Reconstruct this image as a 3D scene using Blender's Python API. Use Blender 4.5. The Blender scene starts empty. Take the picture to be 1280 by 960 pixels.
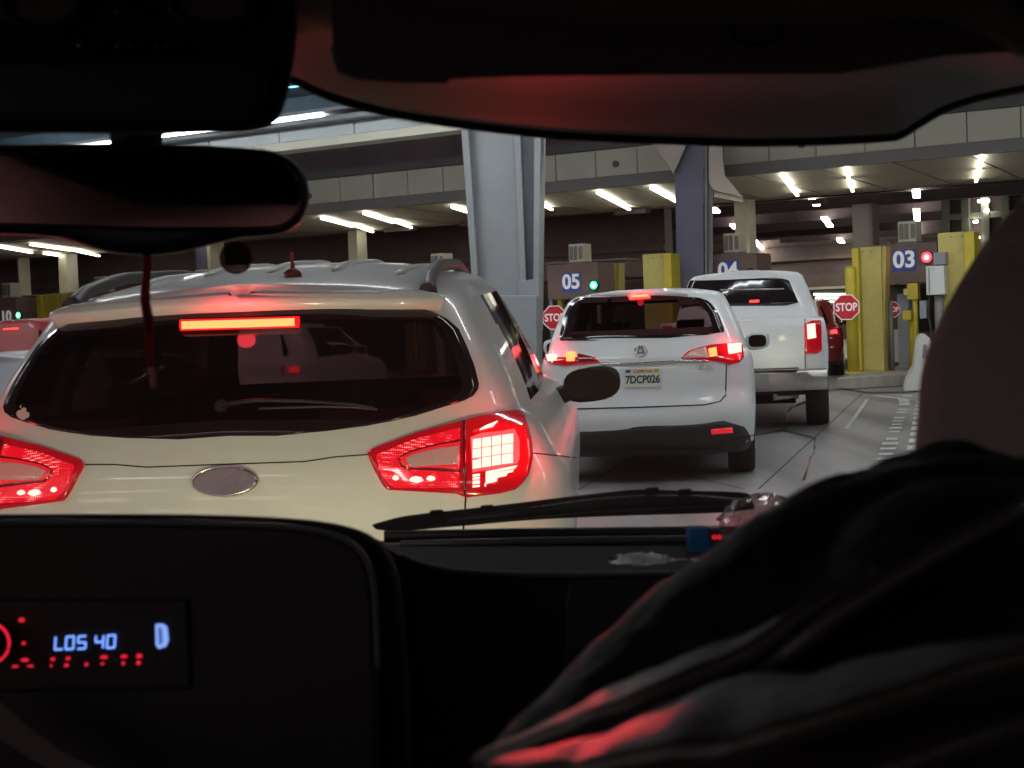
import bpy, bmesh, math, random
from mathutils import Vector, Matrix
from mathutils.bvhtree import BVHTree
random.seed(7)
SC = bpy.context.scene
COL = SC.collection
rad = math.radians

# ---------------------------------------------------------------- camera
FPX, CAM_H, ROLL = 1800.0, 1.45, 0.04
PITCH = math.atan(80.0 / FPX)
cam_d = bpy.data.cameras.new('camera')
cam_d.sensor_width = 36.0
cam_d.lens = FPX / 1280.0 * 36.0
cam_d.clip_start, cam_d.clip_end = 0.05, 2000
cam_d.dof.use_dof = True
cam_d.dof.focus_distance = 6.5
cam_d.dof.aperture_fstop = 17.0
cam = bpy.data.objects.new('camera', cam_d)
COL.objects.link(cam)
CM = Matrix.Rotation(math.pi / 2 - PITCH, 3, 'X') @ Matrix.Rotation(-ROLL, 3, 'Z')
CP = Vector((0, 0, CAM_H))
cam.matrix_world = Matrix.Translation(CP) @ CM.to_4x4()
SC.camera = cam

# ---------------------------------------------------------------- world, faint night light, exposure
wd = bpy.data.worlds.new("World")
SC.world = wd
wd.use_nodes = True
nt = wd.node_tree
sky = nt.nodes.new('ShaderNodeTexSky')
sky.sky_type = 'NISHITA'
sky.sun_disc = False
sky.sun_elevation = rad(-4)
sky.sun_rotation = rad(200)
nt.links.new(sky.outputs[0], nt.nodes['Background'].inputs[0])
nt.nodes['Background'].inputs[1].default_value = 0.05
SC.view_settings.view_transform = 'Standard'
SC.view_settings.look = 'None'
SC.view_settings.exposure = 0.0
SC.view_settings.gamma = 1.0
SC.cycles.max_bounces = 7
SC.cycles.transparent_max_bounces = 16
SC.cycles.caustics_reflective = False
SC.cycles.caustics_refractive = False
SC.cycles.sample_clamp_indirect = 3.0
SC.cycles.use_denoising = True

# ---------------------------------------------------------------- measuring helpers
def ray(x, y): return CM @ Vector(((x - 640) / FPX, (480 - y) / FPX, -1))
def W(x, y, d): return CP + ray(x, y) * d
def G(x, y, z=0.0):
    r = ray(x, y); return CP + r * ((z - CAM_H) / r.z)
ROW = rad(30)
RV = Vector((math.cos(ROW), -math.sin(ROW), 0))     # along the row of booths
NV = Vector((math.sin(ROW), math.cos(ROW), 0))      # away from us, square to the row
LV = Vector((math.sin(rad(15)), math.cos(rad(15)), 0))
ZV = Vector((0, 0, 1))
def RN(x, y, n):
    r = ray(x, y); return CP + r * (n / NV.dot(r))
def RP(s, n, z): return RV * s + NV * n + ZV * z
def S_of(p): return RV.dot(p)
def PX(p):
    q = CM.transposed() @ (Vector(p) - CP)
    return 640 + FPX * q.x / -q.z, 480 - FPX * q.y / -q.z
ROWM = Matrix(((RV.x, NV.x, 0, 0), (RV.y, NV.y, 0, 0), (0, 0, 1, 0), (0, 0, 0, 1)))

# ---------------------------------------------------------------- materials
def nodes(name):
    m = bpy.data.materials.new(name); m.use_nodes = True
    return m, m.node_tree, m.node_tree.nodes['Principled BSDF']
def mat(name, col, rough=0.5, metal=0.0, coat=0.0, var=0.0, scale=4.0, bump=0.0, spec=0.5, back=None, emit=None, es=0.0):
    m, t, b = nodes(name)
    b.inputs['Base Color'].default_value = (*col, 1)
    b.inputs['Roughness'].default_value = rough
    b.inputs['Metallic'].default_value = metal
    b.inputs['Coat Weight'].default_value = coat
    b.inputs['Coat Roughness'].default_value = 0.06
    b.inputs['Specular IOR Level'].default_value = spec
    if emit:
        b.inputs['Emission Color'].default_value = (*emit, 1); b.inputs['Emission Strength'].default_value = es
    src = None
    if var or bump:
        tc = t.nodes.new('ShaderNodeTexCoord')
        nz = t.nodes.new('ShaderNodeTexNoise'); nz.inputs['Scale'].default_value = scale
        nz.inputs['Detail'].default_value = 6; nz.inputs['Roughness'].default_value = 0.65
        t.links.new(tc.outputs['Object'], nz.inputs['Vector'])
        if var:
            rp = t.nodes.new('ShaderNodeValToRGB')
            rp.color_ramp.elements[0].position = 0.3; rp.color_ramp.elements[1].position = 0.7
            rp.color_ramp.elements[0].color = (*[c * (1 - var) for c in col], 1)
            rp.color_ramp.elements[1].color = (*[min(1, c * (1 + var)) for c in col], 1)
            t.links.new(nz.outputs['Fac'], rp.inputs['Fac'])
            t.links.new(rp.outputs['Color'], b.inputs['Base Color']); src = rp.outputs['Color']
            mr = t.nodes.new('ShaderNodeMapRange'); mr.inputs['To Min'].default_value = max(0.02, rough * (1 - var * .6)); mr.inputs['To Max'].default_value = min(1, rough * (1 + var * .6))
            t.links.new(nz.outputs['Fac'], mr.inputs['Value']); t.links.new(mr.outputs[0], b.inputs['Roughness'])
        if bump:
            bp = t.nodes.new('ShaderNodeBump'); bp.inputs['Strength'].default_value = bump; bp.inputs['Distance'].default_value = 0.01
            t.links.new(nz.outputs['Fac'], bp.inputs['Height']); t.links.new(bp.outputs[0], b.inputs['Normal'])
    if back is not None:   # the inner face of a body shell is dark trim
        ge = t.nodes.new('ShaderNodeNewGeometry'); d2 = t.nodes.new('ShaderNodeBsdfDiffuse'); d2.inputs[0].default_value = (*back, 1)
        mx = t.nodes.new('ShaderNodeMixShader')
        t.links.new(ge.outputs['Backfacing'], mx.inputs[0]); t.links.new(b.outputs[0], mx.inputs[1]); t.links.new(d2.outputs[0], mx.inputs[2])
        t.links.new(mx.outputs[0], t.nodes['Material Output'].inputs[0])
    return m
def emis(name, col, s):
    m = bpy.data.materials.new(name); m.use_nodes = True; t = m.node_tree
    t.nodes.remove(t.nodes['Principled BSDF'])
    e = t.nodes.new('ShaderNodeEmission'); e.inputs[0].default_value = (*col, 1); e.inputs[1].default_value = s
    t.links.new(e.outputs[0], t.nodes['Material Output'].inputs[0]); return m
def glass(name, tint, refl=0.06, rough=0.03, dirt_haze=0.0, dcol=(.8, .8, .8), fres=True, dscale=60.0):
    m = bpy.data.materials.new(name); m.use_nodes = True; t = m.node_tree
    t.nodes.remove(t.nodes['Principled BSDF'])
    tr = t.nodes.new('ShaderNodeBsdfTransparent'); tr.inputs[0].default_value = (*tint, 1)
    gl = t.nodes.new('ShaderNodeBsdfGlossy'); gl.inputs['Roughness'].default_value = rough
    mx = t.nodes.new('ShaderNodeMixShader')
    lw = t.nodes.new('ShaderNodeLayerWeight'); lw.inputs[0].default_value = .5
    pw = t.nodes.new('ShaderNodeMath'); pw.operation = 'POWER'; pw.inputs[1].default_value = 5
    mm = t.nodes.new('ShaderNodeMath'); mm.operation = 'MULTIPLY_ADD'; mm.inputs[1].default_value = min(.7, refl * 12); mm.inputs[2].default_value = refl
    t.links.new(lw.outputs['Facing'], pw.inputs[0]); t.links.new(pw.outputs[0], mm.inputs[0]); t.links.new(mm.outputs[0], mx.inputs[0])
    t.links.new(tr.outputs[0], mx.inputs[1]); t.links.new(gl.outputs[0], mx.inputs[2])
    out = mx.outputs[0]
    if dirt_haze:
        tl = t.nodes.new('ShaderNodeBsdfTranslucent'); tl.inputs[0].default_value = (*dcol, 1)
        nz = t.nodes.new('ShaderNodeTexNoise'); nz.inputs['Scale'].default_value = dscale; nz.inputs['Detail'].default_value = 8
        tc = t.nodes.new('ShaderNodeTexCoord'); t.links.new(tc.outputs['Object'], nz.inputs['Vector'])
        mr = t.nodes.new('ShaderNodeMapRange'); mr.inputs[1].default_value = .25; mr.inputs[2].default_value = .8
        mr.inputs['To Min'].default_value = dirt_haze * .5; mr.inputs['To Max'].default_value = dirt_haze * 1.6
        t.links.new(nz.outputs['Fac'], mr.inputs['Value'])
        m2 = t.nodes.new('ShaderNodeMixShader'); t.links.new(mr.outputs[0], m2.inputs[0])
        t.links.new(out, m2.inputs[1]); t.links.new(tl.outputs[0], m2.inputs[2]); out = m2.outputs[0]
    t.links.new(out, t.nodes['Material Output'].inputs[0]); return m

M = {}
M['paint_near'] = mat('white_paint_dusty', (.74, .73, .71), .36, coat=.4, var=.06, scale=3, back=(.012, .011, .011))
M['paint_white'] = mat('white_paint', (.80, .83, .85), .4, coat=.5, var=.03, back=(.012, .011, .011))
M['paint_truck'] = mat('truck_white_paint', (.80, .81, .82), .4, coat=.4, var=.05, back=(.012, .011, .011))
M['paint_red'] = mat('red_paint', (.26, .012, .012), .45, coat=.15, back=(.01, .01, .01))
M['paint_dkred'] = mat('dark_red_paint', (.22, .012, .012), .25, coat=1, back=(.01, .01, .01))
M['paint_silver'] = mat('silver_blue_paint', (.55, .58, .64), .35, coat=.6, back=(.01, .01, .01))
M['seam'] = mat('seam', (.02, .02, .02), .7)
M['black'] = mat('black_plastic', (.012, .012, .013), .45, bump=.15, scale=220)
M['mirror_dark'] = mat('dark_mirror_glass', (.022, .006, .007), .35, spec=.12)
M['seatgrey'] = mat('grey_upholstery', (.26, .20, .20), .85)
M['tray'] = mat('dash_top', (.006, .0055, .006), .7, spec=.12, bump=.1, scale=300)
M['blackg'] = mat('black_gloss', (.01, .01, .011), .12)
M['dkplastic'] = mat('dark_bumper_plastic', (.03, .028, .028), .5, bump=.1, scale=90)
M['rubber'] = mat('rubber', (.018, .018, .018), .75, bump=.2, scale=60)
M['alloy'] = mat('alloy', (.45, .45, .46), .3, metal=.9)
M['chrome'] = mat('chrome', (.75, .74, .72), .12, metal=1, bump=.12, scale=25)
M['badge'] = mat('badge_chrome', (.22, .19, .185), .10, metal=1, bump=.5, scale=22)
M['chrome2'] = mat('worn_chrome', (.6, .57, .54), .3, metal=1, var=.12, scale=9)
M['frit'] = mat('black_glass_border', (.012, .008, .008), .08)
M['tint'] = glass('tinted_glass', (.10, .045, .045), .03, .05, dirt_haze=.012, dcol=(.8, .5, .5), dscale=5)
M['tint2'] = glass('tinted_glass_clearer', (.25, .155, .155), .022, .05)
M['side_tint'] = glass('side_glass', (.16, .13, .13), .05, .05)
M['clear'] = glass('clear_windscreen', (.8, .8, .8), .04, .03)
M['seat'] = mat('dark_seat_cloth', (.05, .04, .04), .85)
M['lens_red'] = mat('red_lens', (.45, .005, .012), .12, coat=1, emit=(1, .008, .02), es=.16)
M['lens_dark'] = mat('faint_glow_red_lens', (.16, .006, .01), .12, coat=1, emit=(1, .01, .02), es=.05)  # dark red lens given a faint glow of its own
M['lens_clear'] = mat('clear_lens', (.55, .42, .40), .15, coat=1, bump=.8, scale=260, emit=(1, .35, .3), es=.12)
M['lamp_hot'] = emis('lit_brake_lamp', (1, .34, .27), 3.4)
M['lamp_red'] = emis('lit_red_lamp', (1, .04, .045), 3.2)
M['lamp_orange'] = emis('lit_high_brake_lamp', (1, .17, .05), 4.2)
M['lamp_glow'] = emis('red_lamp_halo', (1, .01, .02), 1.3)  # red halo round the high brake light, put in as a glowing tube
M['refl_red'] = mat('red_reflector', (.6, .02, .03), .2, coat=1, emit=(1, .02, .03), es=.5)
M['tube'] = emis('fluorescent_tube', (1, .97, .82), 9.0)
M['tube_b'] = emis('cool_led_strip', (.95, .97, .96), 40.0)
M['tube_fill'] = emis('added_cabin_strip', (1, .80, .76), 24.0)  # for unseen strip rows added behind us to brighten the cabin
M['tube_c'] = emis('cyan_led_strip', (.15, .6, 1), 6.0)
M['tube_far'] = emis('far_fluorescent_tube', (1, .97, .8), 26.0)
M['sig_red'] = emis('red_signal', (1, .02, .03), 9)
M['sig_hot'] = emis('red_signal_core', (1, .45, .4), 14)
M['sig_green'] = emis('green_signal', (.03, 1, .25), 5)
M['sig_ghot'] = emis('green_signal_core', (.5, 1, .7), 8)
M['litwin'] = emis('lit_far_sign', (.9, 1, .85), 3.0)
M['yellow'] = mat('yellow_paint', (.58, .46, .035), .5, var=.1, scale=3)
M['yellow2'] = mat('pale_yellow_paint', (.54, .45, .13), .55, var=.15, scale=3)
M['panel'] = mat('cream_fascia_panel', (.62, .60, .49), .5, var=.06, scale=1.2)
M['panel_cool'] = mat('pale_grey_fascia_panel', (.55, .6, .62), .5, var=.05, scale=1.2)
M['soffit'] = mat('cream_soffit', (.74, .70, .56), .55, var=.08, scale=.8)
M['trim'] = mat('grey_trim', (.20, .19, .18), .5)
M['ledge'] = mat('dark_ledge', (.10, .095, .095), .6)
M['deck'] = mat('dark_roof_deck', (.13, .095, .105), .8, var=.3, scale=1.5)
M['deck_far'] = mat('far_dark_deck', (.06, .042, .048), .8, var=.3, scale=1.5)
M['bdeck'] = mat('blue_grey_deck', (.10, .17, .22), .6, var=.2, scale=1.0)
M['steel'] = mat('grey_steel_paint', (.31, .325, .34), .5, var=.08, scale=1.5)
M['steel_d'] = mat('grey_steel_recess', (.26, .27, .30), .5, var=.06)
M['bluesteel'] = mat('blue_steel_paint', (.14, .14, .21), .5, var=.1, scale=2)
M['white'] = mat('white_column_paint', (.62, .58, .45), .5, var=.05)
M['pinkwhite'] = mat('gusset_paint', (.55, .47, .42), .5)
M['booth'] = mat('brown_booth_panel', (.20, .13, .11), .6, var=.12, scale=3)
M['booth_d'] = mat('dark_booth_wall', (.06, .05, .05), .5)
M['sign_blue'] = mat('blue_sign', (.05, .09, .40), .5)
M['sign_white'] = mat('sign_lettering', (.85, .85, .85), .5, emit=(1, 1, 1), es=.18)
M['sign_red'] = mat('stop_sign_red', (.62, .02, .03), .4, emit=(1, .02, .04), es=.04)
M['cab_white'] = mat('cabinet_white', (.68, .70, .68), .4)
M['ac'] = mat('air_conditioner_white', (.62, .60, .46), .5)
M['grille'] = mat('grille_grey', (.22, .21, .17), .6)
M['concrete'] = mat('kerb_concrete', (.36, .33, .29), .8, var=.15, scale=5, bump=.2)
M['barrier'] = mat('pale_barrier', (.58, .57, .52), .6, var=.1, scale=4)
M['marking'] = mat('worn_white_marking', (.62, .62, .57), .7, var=.25, scale=12)
M['joint'] = mat('pavement_joint', (.075, .072, .07), .9)
M['ground'] = mat('ground', (.10, .095, .09), .9, var=.2)
M['wallfar'] = mat('far_wall', (.15, .105, .11), .8, var=.3, scale=.7)
M['wallfar2'] = mat('far_wall_band', (.17, .125, .12), .8, var=.2, scale=.7)
M['beamfar'] = mat('low_roof_brown', (.13, .08, .075), .7, var=.15, scale=1.3)
M['greymull'] = mat('grey_green_mullion', (.20, .22, .18), .5)
M['plate'] = mat('licence_plate', (.78, .84, .68), .4)
M['plate_txt'] = mat('plate_blue', (.04, .05, .10), .5)
M['plate_red'] = mat('plate_script_red', (.6, .06, .05), .5)
M['plate_y'] = mat('plate_sticker', (.7, .5, .05), .5)
M['dash'] = mat('dash_vinyl', (.018, .016, .017), .62, bump=.12, scale=300, spec=.25)
M['dash2'] = mat('dash_face', (.014, .012, .013), .55, bump=.1, scale=300)
M['dashtrim'] = mat('dash_edge_trim', (.10, .10, .10), .38)
M['cloth'] = mat('headliner_cloth', (.24, .20, .20), .9, bump=.1, scale=400)
M['visor'] = mat('visor_vinyl', (.12, .095, .095), .6, bump=.08, scale=250)
M['flap'] = mat('visor_flap_cloth', (.075, .06, .06), .8, bump=.1, scale=300)
M['mirror'] = mat('mirror_glass', (.15, .075, .075), .18, metal=1)
M['jacket'] = mat('black_glossy_jacket', (.009, .008, .009), .5, bump=.4, scale=60, spec=.3)
M['fold'] = mat('highlight_fold', (.04, .034, .034), .33, bump=.25, scale=60, spec=1.0)  # paler and glossier than the jacket so the highlight streaks show
M['hood'] = mat('dark_brushed_hood', (.34, .29, .29), .85, bump=.5, scale=180)
M['led_blue'] = emis('blue_display', (.18, .35, 1), 1.6)
M['led_blue2'] = emis('pale_blue_backlight', (.25, .42, 1), 1.0)
M['led_red'] = emis('red_button_light', (1, .02, .05), .9)
M['bluebox'] = mat('blue_box', (.10, .30, .50), .5)
t_ = M['bluebox'].node_tree; tl_n = t_.nodes.new('ShaderNodeBsdfTranslucent'); tl_n.inputs[0].default_value = (.12, .45, .75, 1); mxn = t_.nodes.new('ShaderNodeMixShader'); mxn.inputs[0].default_value = .7
t_.links.new(t_.nodes['Principled BSDF'].outputs[0], mxn.inputs[1]); t_.links.new(tl_n.outputs[0], mxn.inputs[2]); t_.links.new(mxn.outputs[0], t_.nodes['Material Output'].inputs[0])
M['foil'] = mat('crinkled_foil', (.55, .5, .5), .22, metal=1, bump=1.0, scale=70)
M['film'] = glass('plastic_film', (.82, .7, .7), .12, .12, dirt_haze=.16, dscale=90)
def translucent(name, col, tcol, fac=.6):
    m, t, b = nodes(name); b.inputs['Base Color'].default_value = (*col, 1); b.inputs['Roughness'].default_value = .6
    tl = t.nodes.new('ShaderNodeBsdfTranslucent'); tl.inputs[0].default_value = (*tcol, 1); mx = t.nodes.new('ShaderNodeMixShader'); mx.inputs[0].default_value = fac
    t.links.new(b.outputs[0], mx.inputs[1]); t.links.new(tl.outputs[0], mx.inputs[2]); t.links.new(mx.outputs[0], t.nodes['Material Output'].inputs[0]); return m
M['strap'] = translucent('red_brown_ribbon', (.2, .03, .03), (.42, .07, .07))
M['strap2'] = translucent('pale_ribbon_tag', (.4, .25, .25), (.6, .35, .35))
M['crack'] = mat('crack_dark', (.02, .02, .02), .4)
M['crackw'] = mat('crack_bright', (.8, .75, .75), .1, coat=1)  # pale colour puts the glints into the cracks
M['pad'] = glass('smoked_pad', (.34, .26, .25), .02, .2)
M['screen'] = glass('windscreen', (.97, .97, .97), .0025, .01, dirt_haze=.028, dcol=(.9, .66, .66), dscale=6)  # reddish veil of glare mixed into the glass along with light dirt
M['sticker'] = mat('white_sticker', (.6, .56, .54), .5)
M['cable'] = mat('cable', (.02, .02, .02), .5)
def concrete_pavement():
    m, t, b = nodes('pavement_concrete')
    tc = t.nodes.new('ShaderNodeTexCoord'); n1 = t.nodes.new('ShaderNodeTexNoise'); n1.inputs['Scale'].default_value = .7; n1.inputs['Detail'].default_value = 9; n1.inputs['Roughness'].default_value = .7
    n2 = t.nodes.new('ShaderNodeTexNoise'); n2.inputs['Scale'].default_value = 40; n2.inputs['Detail'].default_value = 5
    for n in (n1, n2): t.links.new(tc.outputs['Object'], n.inputs['Vector'])
    r = t.nodes.new('ShaderNodeValToRGB'); r.color_ramp.elements[0].position = .3; r.color_ramp.elements[1].position = .72
    r.color_ramp.elements[0].color = (.25, .245, .24, 1); r.color_ramp.elements[1].color = (.42, .41, .40, 1)
    mx = t.nodes.new('ShaderNodeMix'); mx.data_type = 'RGBA'; mx.blend_type = 'OVERLAY'; mx.inputs[0].default_value = .35
    t.links.new(n1.outputs['Fac'], r.inputs[0]); t.links.new(r.outputs[0], mx.inputs[6]); t.links.new(n2.outputs['Fac'], mx.inputs[7])
    mp = t.nodes.new('ShaderNodeMapping'); mp.inputs['Rotation'].default_value[2] = rad(15); mp.inputs['Scale'].default_value = (1.3, .07, 1)
    n3 = t.nodes.new('ShaderNodeTexNoise'); n3.inputs['Scale'].default_value = 1.0; n3.inputs['Detail'].default_value = 4
    t.links.new(tc.outputs['Object'], mp.inputs[0]); t.links.new(mp.outputs[0], n3.inputs['Vector'])
    n4 = t.nodes.new('ShaderNodeTexNoise'); n4.inputs['Scale'].default_value = 2.2; n4.inputs['Detail'].default_value = 3; t.links.new(tc.outputs['Object'], n4.inputs['Vector'])
    r3 = t.nodes.new('ShaderNodeMapRange'); r3.inputs[1].default_value = .35; r3.inputs[2].default_value = .65; r3.inputs[3].default_value = .55; r3.inputs[4].default_value = 1.1
    r4 = t.nodes.new('ShaderNodeMapRange'); r4.inputs[1].default_value = .66; r4.inputs[2].default_value = .74; r4.inputs[3].default_value = 1; r4.inputs[4].default_value = .45
    t.links.new(n3.outputs['Fac'], r3.inputs[0]); t.links.new(n4.outputs['Fac'], r4.inputs[0])
    mu = t.nodes.new('ShaderNodeMath'); mu.operation = 'MULTIPLY'; t.links.new(r3.outputs[0], mu.inputs[0]); t.links.new(r4.outputs[0], mu.inputs[1])
    m5 = t.nodes.new('ShaderNodeMix'); m5.data_type = 'RGBA'; m5.blend_type = 'MULTIPLY'; m5.inputs[0].default_value = 1
    t.links.new(mx.outputs[2], m5.inputs[6]); t.links.new(mu.outputs[0], m5.inputs[7])
    t.links.new(m5.outputs[2], b.inputs['Base Color'])
    mr = t.nodes.new('ShaderNodeMapRange'); mr.inputs['To Min'].default_value = .28; mr.inputs['To Max'].default_value = .6
    t.links.new(n1.outputs['Fac'], mr.inputs[0]); t.links.new(mr.outputs[0], b.inputs['Roughness'])
    bp = t.nodes.new('ShaderNodeBump'); bp.inputs['Strength'].default_value = .25; bp.inputs['Distance'].default_value = .01
    t.links.new(n2.outputs['Fac'], bp.inputs['Height']); t.links.new(bp.outputs[0], b.inputs['Normal'])
    return m
M['pave'] = concrete_pavement()

# ---------------------------------------------------------------- mesh helpers
def wm(o):
    return o.matrix_basis.copy() if o.parent is None else wm(o.parent) @ o.matrix_basis
class MB:
    def __init__(s): s.v = []; s.f = []; s.sm = []
    def add(s, vs, fs, smooth=False):
        o = len(s.v); s.v += [Vector(v) for v in vs]
        for f in fs: s.f.append([i + o for i in f]); s.sm.append(smooth)
        return s
    def box(s, c, size, mx=None):
        hx, hy, hz = [a / 2 for a in size]
        vs = [Vector((x, y, z)) for x in (-hx, hx) for y in (-hy, hy) for z in (-hz, hz)]
        c = Vector(c)
        vs = [(mx.to_3x3() @ v if mx else v) + c for v in vs]
        return s.add(vs, [(0, 1, 3, 2), (4, 6, 7, 5), (0, 4, 5, 1), (2, 3, 7, 6), (0, 2, 6, 4), (1, 5, 7, 3)])
    def rbox(s, s0, s1, n0, n1, z0, z1):   # box in row coordinates
        return s.box(RP((s0 + s1) / 2, (n0 + n1) / 2, (z0 + z1) / 2), (abs(s1 - s0), abs(n1 - n0), abs(z1 - z0)), ROWM)
    def prism(s, poly, ext, smooth=False):   # poly: 3D points, ext: vector or list of far points
        n = len(poly); poly = [Vector(p) for p in poly]
        far = [p + ext for p in poly] if isinstance(ext, Vector) else [Vector(p) for p in ext]
        return s.add(poly + far, [list(range(n))] + [list(range(2 * n - 1, n - 1, -1))] + [(i, i + n, (i + 1) % n + n, (i + 1) % n) for i in range(n)], smooth)
    def tube(s, pts, rs, k=8, cap=True, flat=1.0, up=ZV):
        pts = [Vector(p) for p in pts]; n = len(pts)
        if not isinstance(rs, (list, tuple)): rs = [rs] * n
        vs = []
        for i, p in enumerate(pts):
            d = (pts[min(i + 1, n - 1)] - pts[max(i - 1, 0)]).normalized()
            u = up if abs(d.dot(up)) < .95 else Vector((1, 0, 0))
            a = d.cross(u).normalized(); b = a.cross(d).normalized()
            for j in range(k):
                t = 2 * math.pi * j / k
                vs.append(p + a * math.cos(t) * rs[i] + b * math.sin(t) * rs[i] * flat)
        fs = [(i * k + j, i * k + (j + 1) % k, (i + 1) * k + (j + 1) % k, (i + 1) * k + j) for i in range(n - 1) for j in range(k)]
        if cap: fs += [list(range(k - 1, -1, -1)), list(range((n - 1) * k, n * k))]
        return s.add(vs, fs, True)
    def disc(s, c, nrm, r, th, k=20, up=ZV, ry=None):
        nrm = Vector(nrm).normalized(); u = up if abs(nrm.dot(up)) < .95 else Vector((1, 0, 0))
        a = nrm.cross(u).normalized(); b = a.cross(nrm).normalized(); c = Vector(c); ry = ry or r
        return s.prism([c + a * math.cos(2 * math.pi * j / k) * r + b * math.sin(2 * math.pi * j / k) * ry for j in range(k)], -nrm * th)
    def ell(s, c, r, mx=None, k=16, h=10):
        vs = []; c = Vector(c)
        for i in range(h + 1):
            ph = math.pi * i / h
            for j in range(k):
                t = 2 * math.pi * j / k
                v = Vector((r[0] * math.sin(ph) * math.cos(t), r[1] * math.sin(ph) * math.sin(t), r[2] * math.cos(ph)))
                vs.append(c + (mx @ v if mx else v))
        return s.add(vs, [(i * k + j, (i + 1) * k + j, (i + 1) * k + (j + 1) % k, i * k + (j + 1) % k) for i in range(h) for j in range(k)], True)
    def build(s, name, m, parent=None, bevel=0, seg=2, smooth=None, merge=False, loc=None):
        me = bpy.data.meshes.new(name)
        org = Vector(loc) if loc is not None else Vector((0, 0, 0))
        pm = wm(parent) if parent is not None else Matrix.Identity(4)
        inv = pm.inverted()
        vs = [(inv @ v) - (org if parent is None else Vector((0, 0, 0))) for v in s.v]
        me.from_pydata([tuple(v) for v in vs], [], s.f)
        me.polygons.foreach_set('use_smooth', [bool(a) if smooth is None else smooth for a in s.sm])
        bm = bmesh.new(); bm.from_mesh(me)
        bmesh.ops.remove_doubles(bm, verts=bm.verts, dist=1e-5)
        if merge is not None and not merge: bmesh.ops.recalc_face_normals(bm, faces=bm.faces)
        bm.to_mesh(me); bm.free()
        me.materials.append(m); me.update()
        o = bpy.data.objects.new(name, me); COL.objects.link(o)
        if parent is not None: o.parent = parent
        elif loc is not None: o.matrix_basis = Matrix.Translation(org)
        if bevel:
            b = o.modifiers.new('bevel', 'BEVEL'); b.width = bevel; b.segments = seg; b.limit_method = 'ANGLE'; b.angle_limit = rad(35); b.harden_normals = True
            if smooth is None: me.polygons.foreach_set('use_smooth', [True] * len(me.polygons))
        return o

WORLD_OF = {}
def empty(name, loc, mx=None):
    o = bpy.data.objects.new(name, None); COL.objects.link(o); o.empty_display_size = .2
    o.matrix_basis = Matrix.Translation(Vector(loc)) @ (mx.to_3x3().to_4x4() if mx else Matrix.Identity(4))
    return o
def tag(o, label=None, cat=None, group=None, kind=None):
    if label: o['label'] = label
    if cat: o['category'] = cat
    if group: o['group'] = group
    if kind: o['kind'] = kind
    return o
def thing(name, loc, label, cat, group=None, mx=None):
    e = empty(name, loc, mx)
    return tag(e, label, cat, group)
def text(name, body, size, m, mx, parent=None, ext=.003, off=0.0, align='CENTER', shear=0.0, sx=1.0):
    c = bpy.data.curves.new(name, 'FONT'); c.body = body; c.size = size; c.extrude = ext; c.offset = off
    c.align_x = align; c.align_y = 'CENTER'; c.shear = shear; c.resolution_u = 4
    c.materials.append(m)
    tmp = bpy.data.objects.new(name, c); COL.objects.link(tmp)
    me = bpy.data.meshes.new_from_object(tmp.evaluated_get(bpy.context.evaluated_depsgraph_get()))
    bpy.data.objects.remove(tmp); bpy.data.curves.remove(c)
    me.name = name
    if not me.materials: me.materials.append(m)
    o = bpy.data.objects.new(name, me); COL.objects.link(o)
    w_ = mx @ Matrix.Diagonal((sx, 1, 1, 1))
    if parent is not None: o.parent = parent; w_ = wm(parent).inverted() @ w_
    o.matrix_basis = w_
    return o
def facing(p, right, up):   # matrix with text X along right and Y along up
    right = Vector(right).normalized(); up = Vector(up); up = (up - right * up.dot(right)).normalized(); z = right.cross(up)
    return Matrix(((right.x, up.x, z.x, p[0]), (right.y, up.y, z.y, p[1]), (right.z, up.z, z.z, p[2]), (0, 0, 0, 1)))

# ================================================================ SETTING
g = MB().add([(-400, -90, -.02), (400, -90, -.02), (400, 700, -.02), (-400, 700, -.02)], [(0, 1, 2, 3)]).build('ground', M['ground']); tag(g, kind='structure')
g = MB().add([RP(-60, -34, 0), RP(22, -34, 0), RP(22, 62, 0), RP(-60, 62, 0)], [(0, 1, 2, 3)]).build('pavement', M['pave']); tag(g, kind='structure')
# slab joints: recessed dark strips and dark repair lines in the concrete
jm = MB()
def strip(mb, a, b, w, z=.004):
    a = Vector((a[0], a[1], z)); b = Vector((b[0], b[1], z)); d = (b - a).normalized().cross(ZV) * w / 2
    mb.add([a - d, a + d, b + d, b - d], [(0, 1, 2, 3)])
strip(jm, G(948, 612), G(1078, 492), .016); strip(jm, G(800, 580), G(930, 612), .014)
for k in range(-6, 4):
    a = RP(-7.3 - 3.62 * k - 2.0, 24.6, 0) - LV * 24; strip(jm, a, a + LV * 45, .012)
tag(jm.build('pavement_joint', M['joint']), kind='structure')
lane_line = empty('lane_marking', (0, 0, 0)); tag(lane_line, kind='structure')
def dash(a, b, w):
    m = MB(); strip(m, a, b, w, .009); return m.build('marking_dash', M['marking'], lane_line)
a, b = G(1103, 583), G(1137, 487)
n = 24; dv = (b - a) / n
for i in range(n):
    if i in (6, 12, 15, 19, 21): continue
    p = a + dv * (i + random.uniform(-.1, .1)); sd = dv.normalized().cross(ZV)
    wv = random.uniform(.8, 1.1) * .075
    m = MB(); q = p + dv * random.uniform(.35, .55)
    m.add([Vector((v.x, v.y, .009)) for v in (p - sd * wv, p + sd * wv, q + sd * wv * random.uniform(.8, 1), q - sd * wv)], [(0, 1, 2, 3)]); m.build('marking_dash', M['marking'], lane_line)
a, b = G(1140, 585), G(1152, 500); dv = (b - a) / 12
for i in range(12): dash(a + dv * i, a + dv * (i + .6), .14)
dash(G(1058, 537), G(1084, 500), .05); dash(G(1094, 495), G(1128, 499), .12); dash(G(1128, 499), G(1132, 506), .14)

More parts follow.
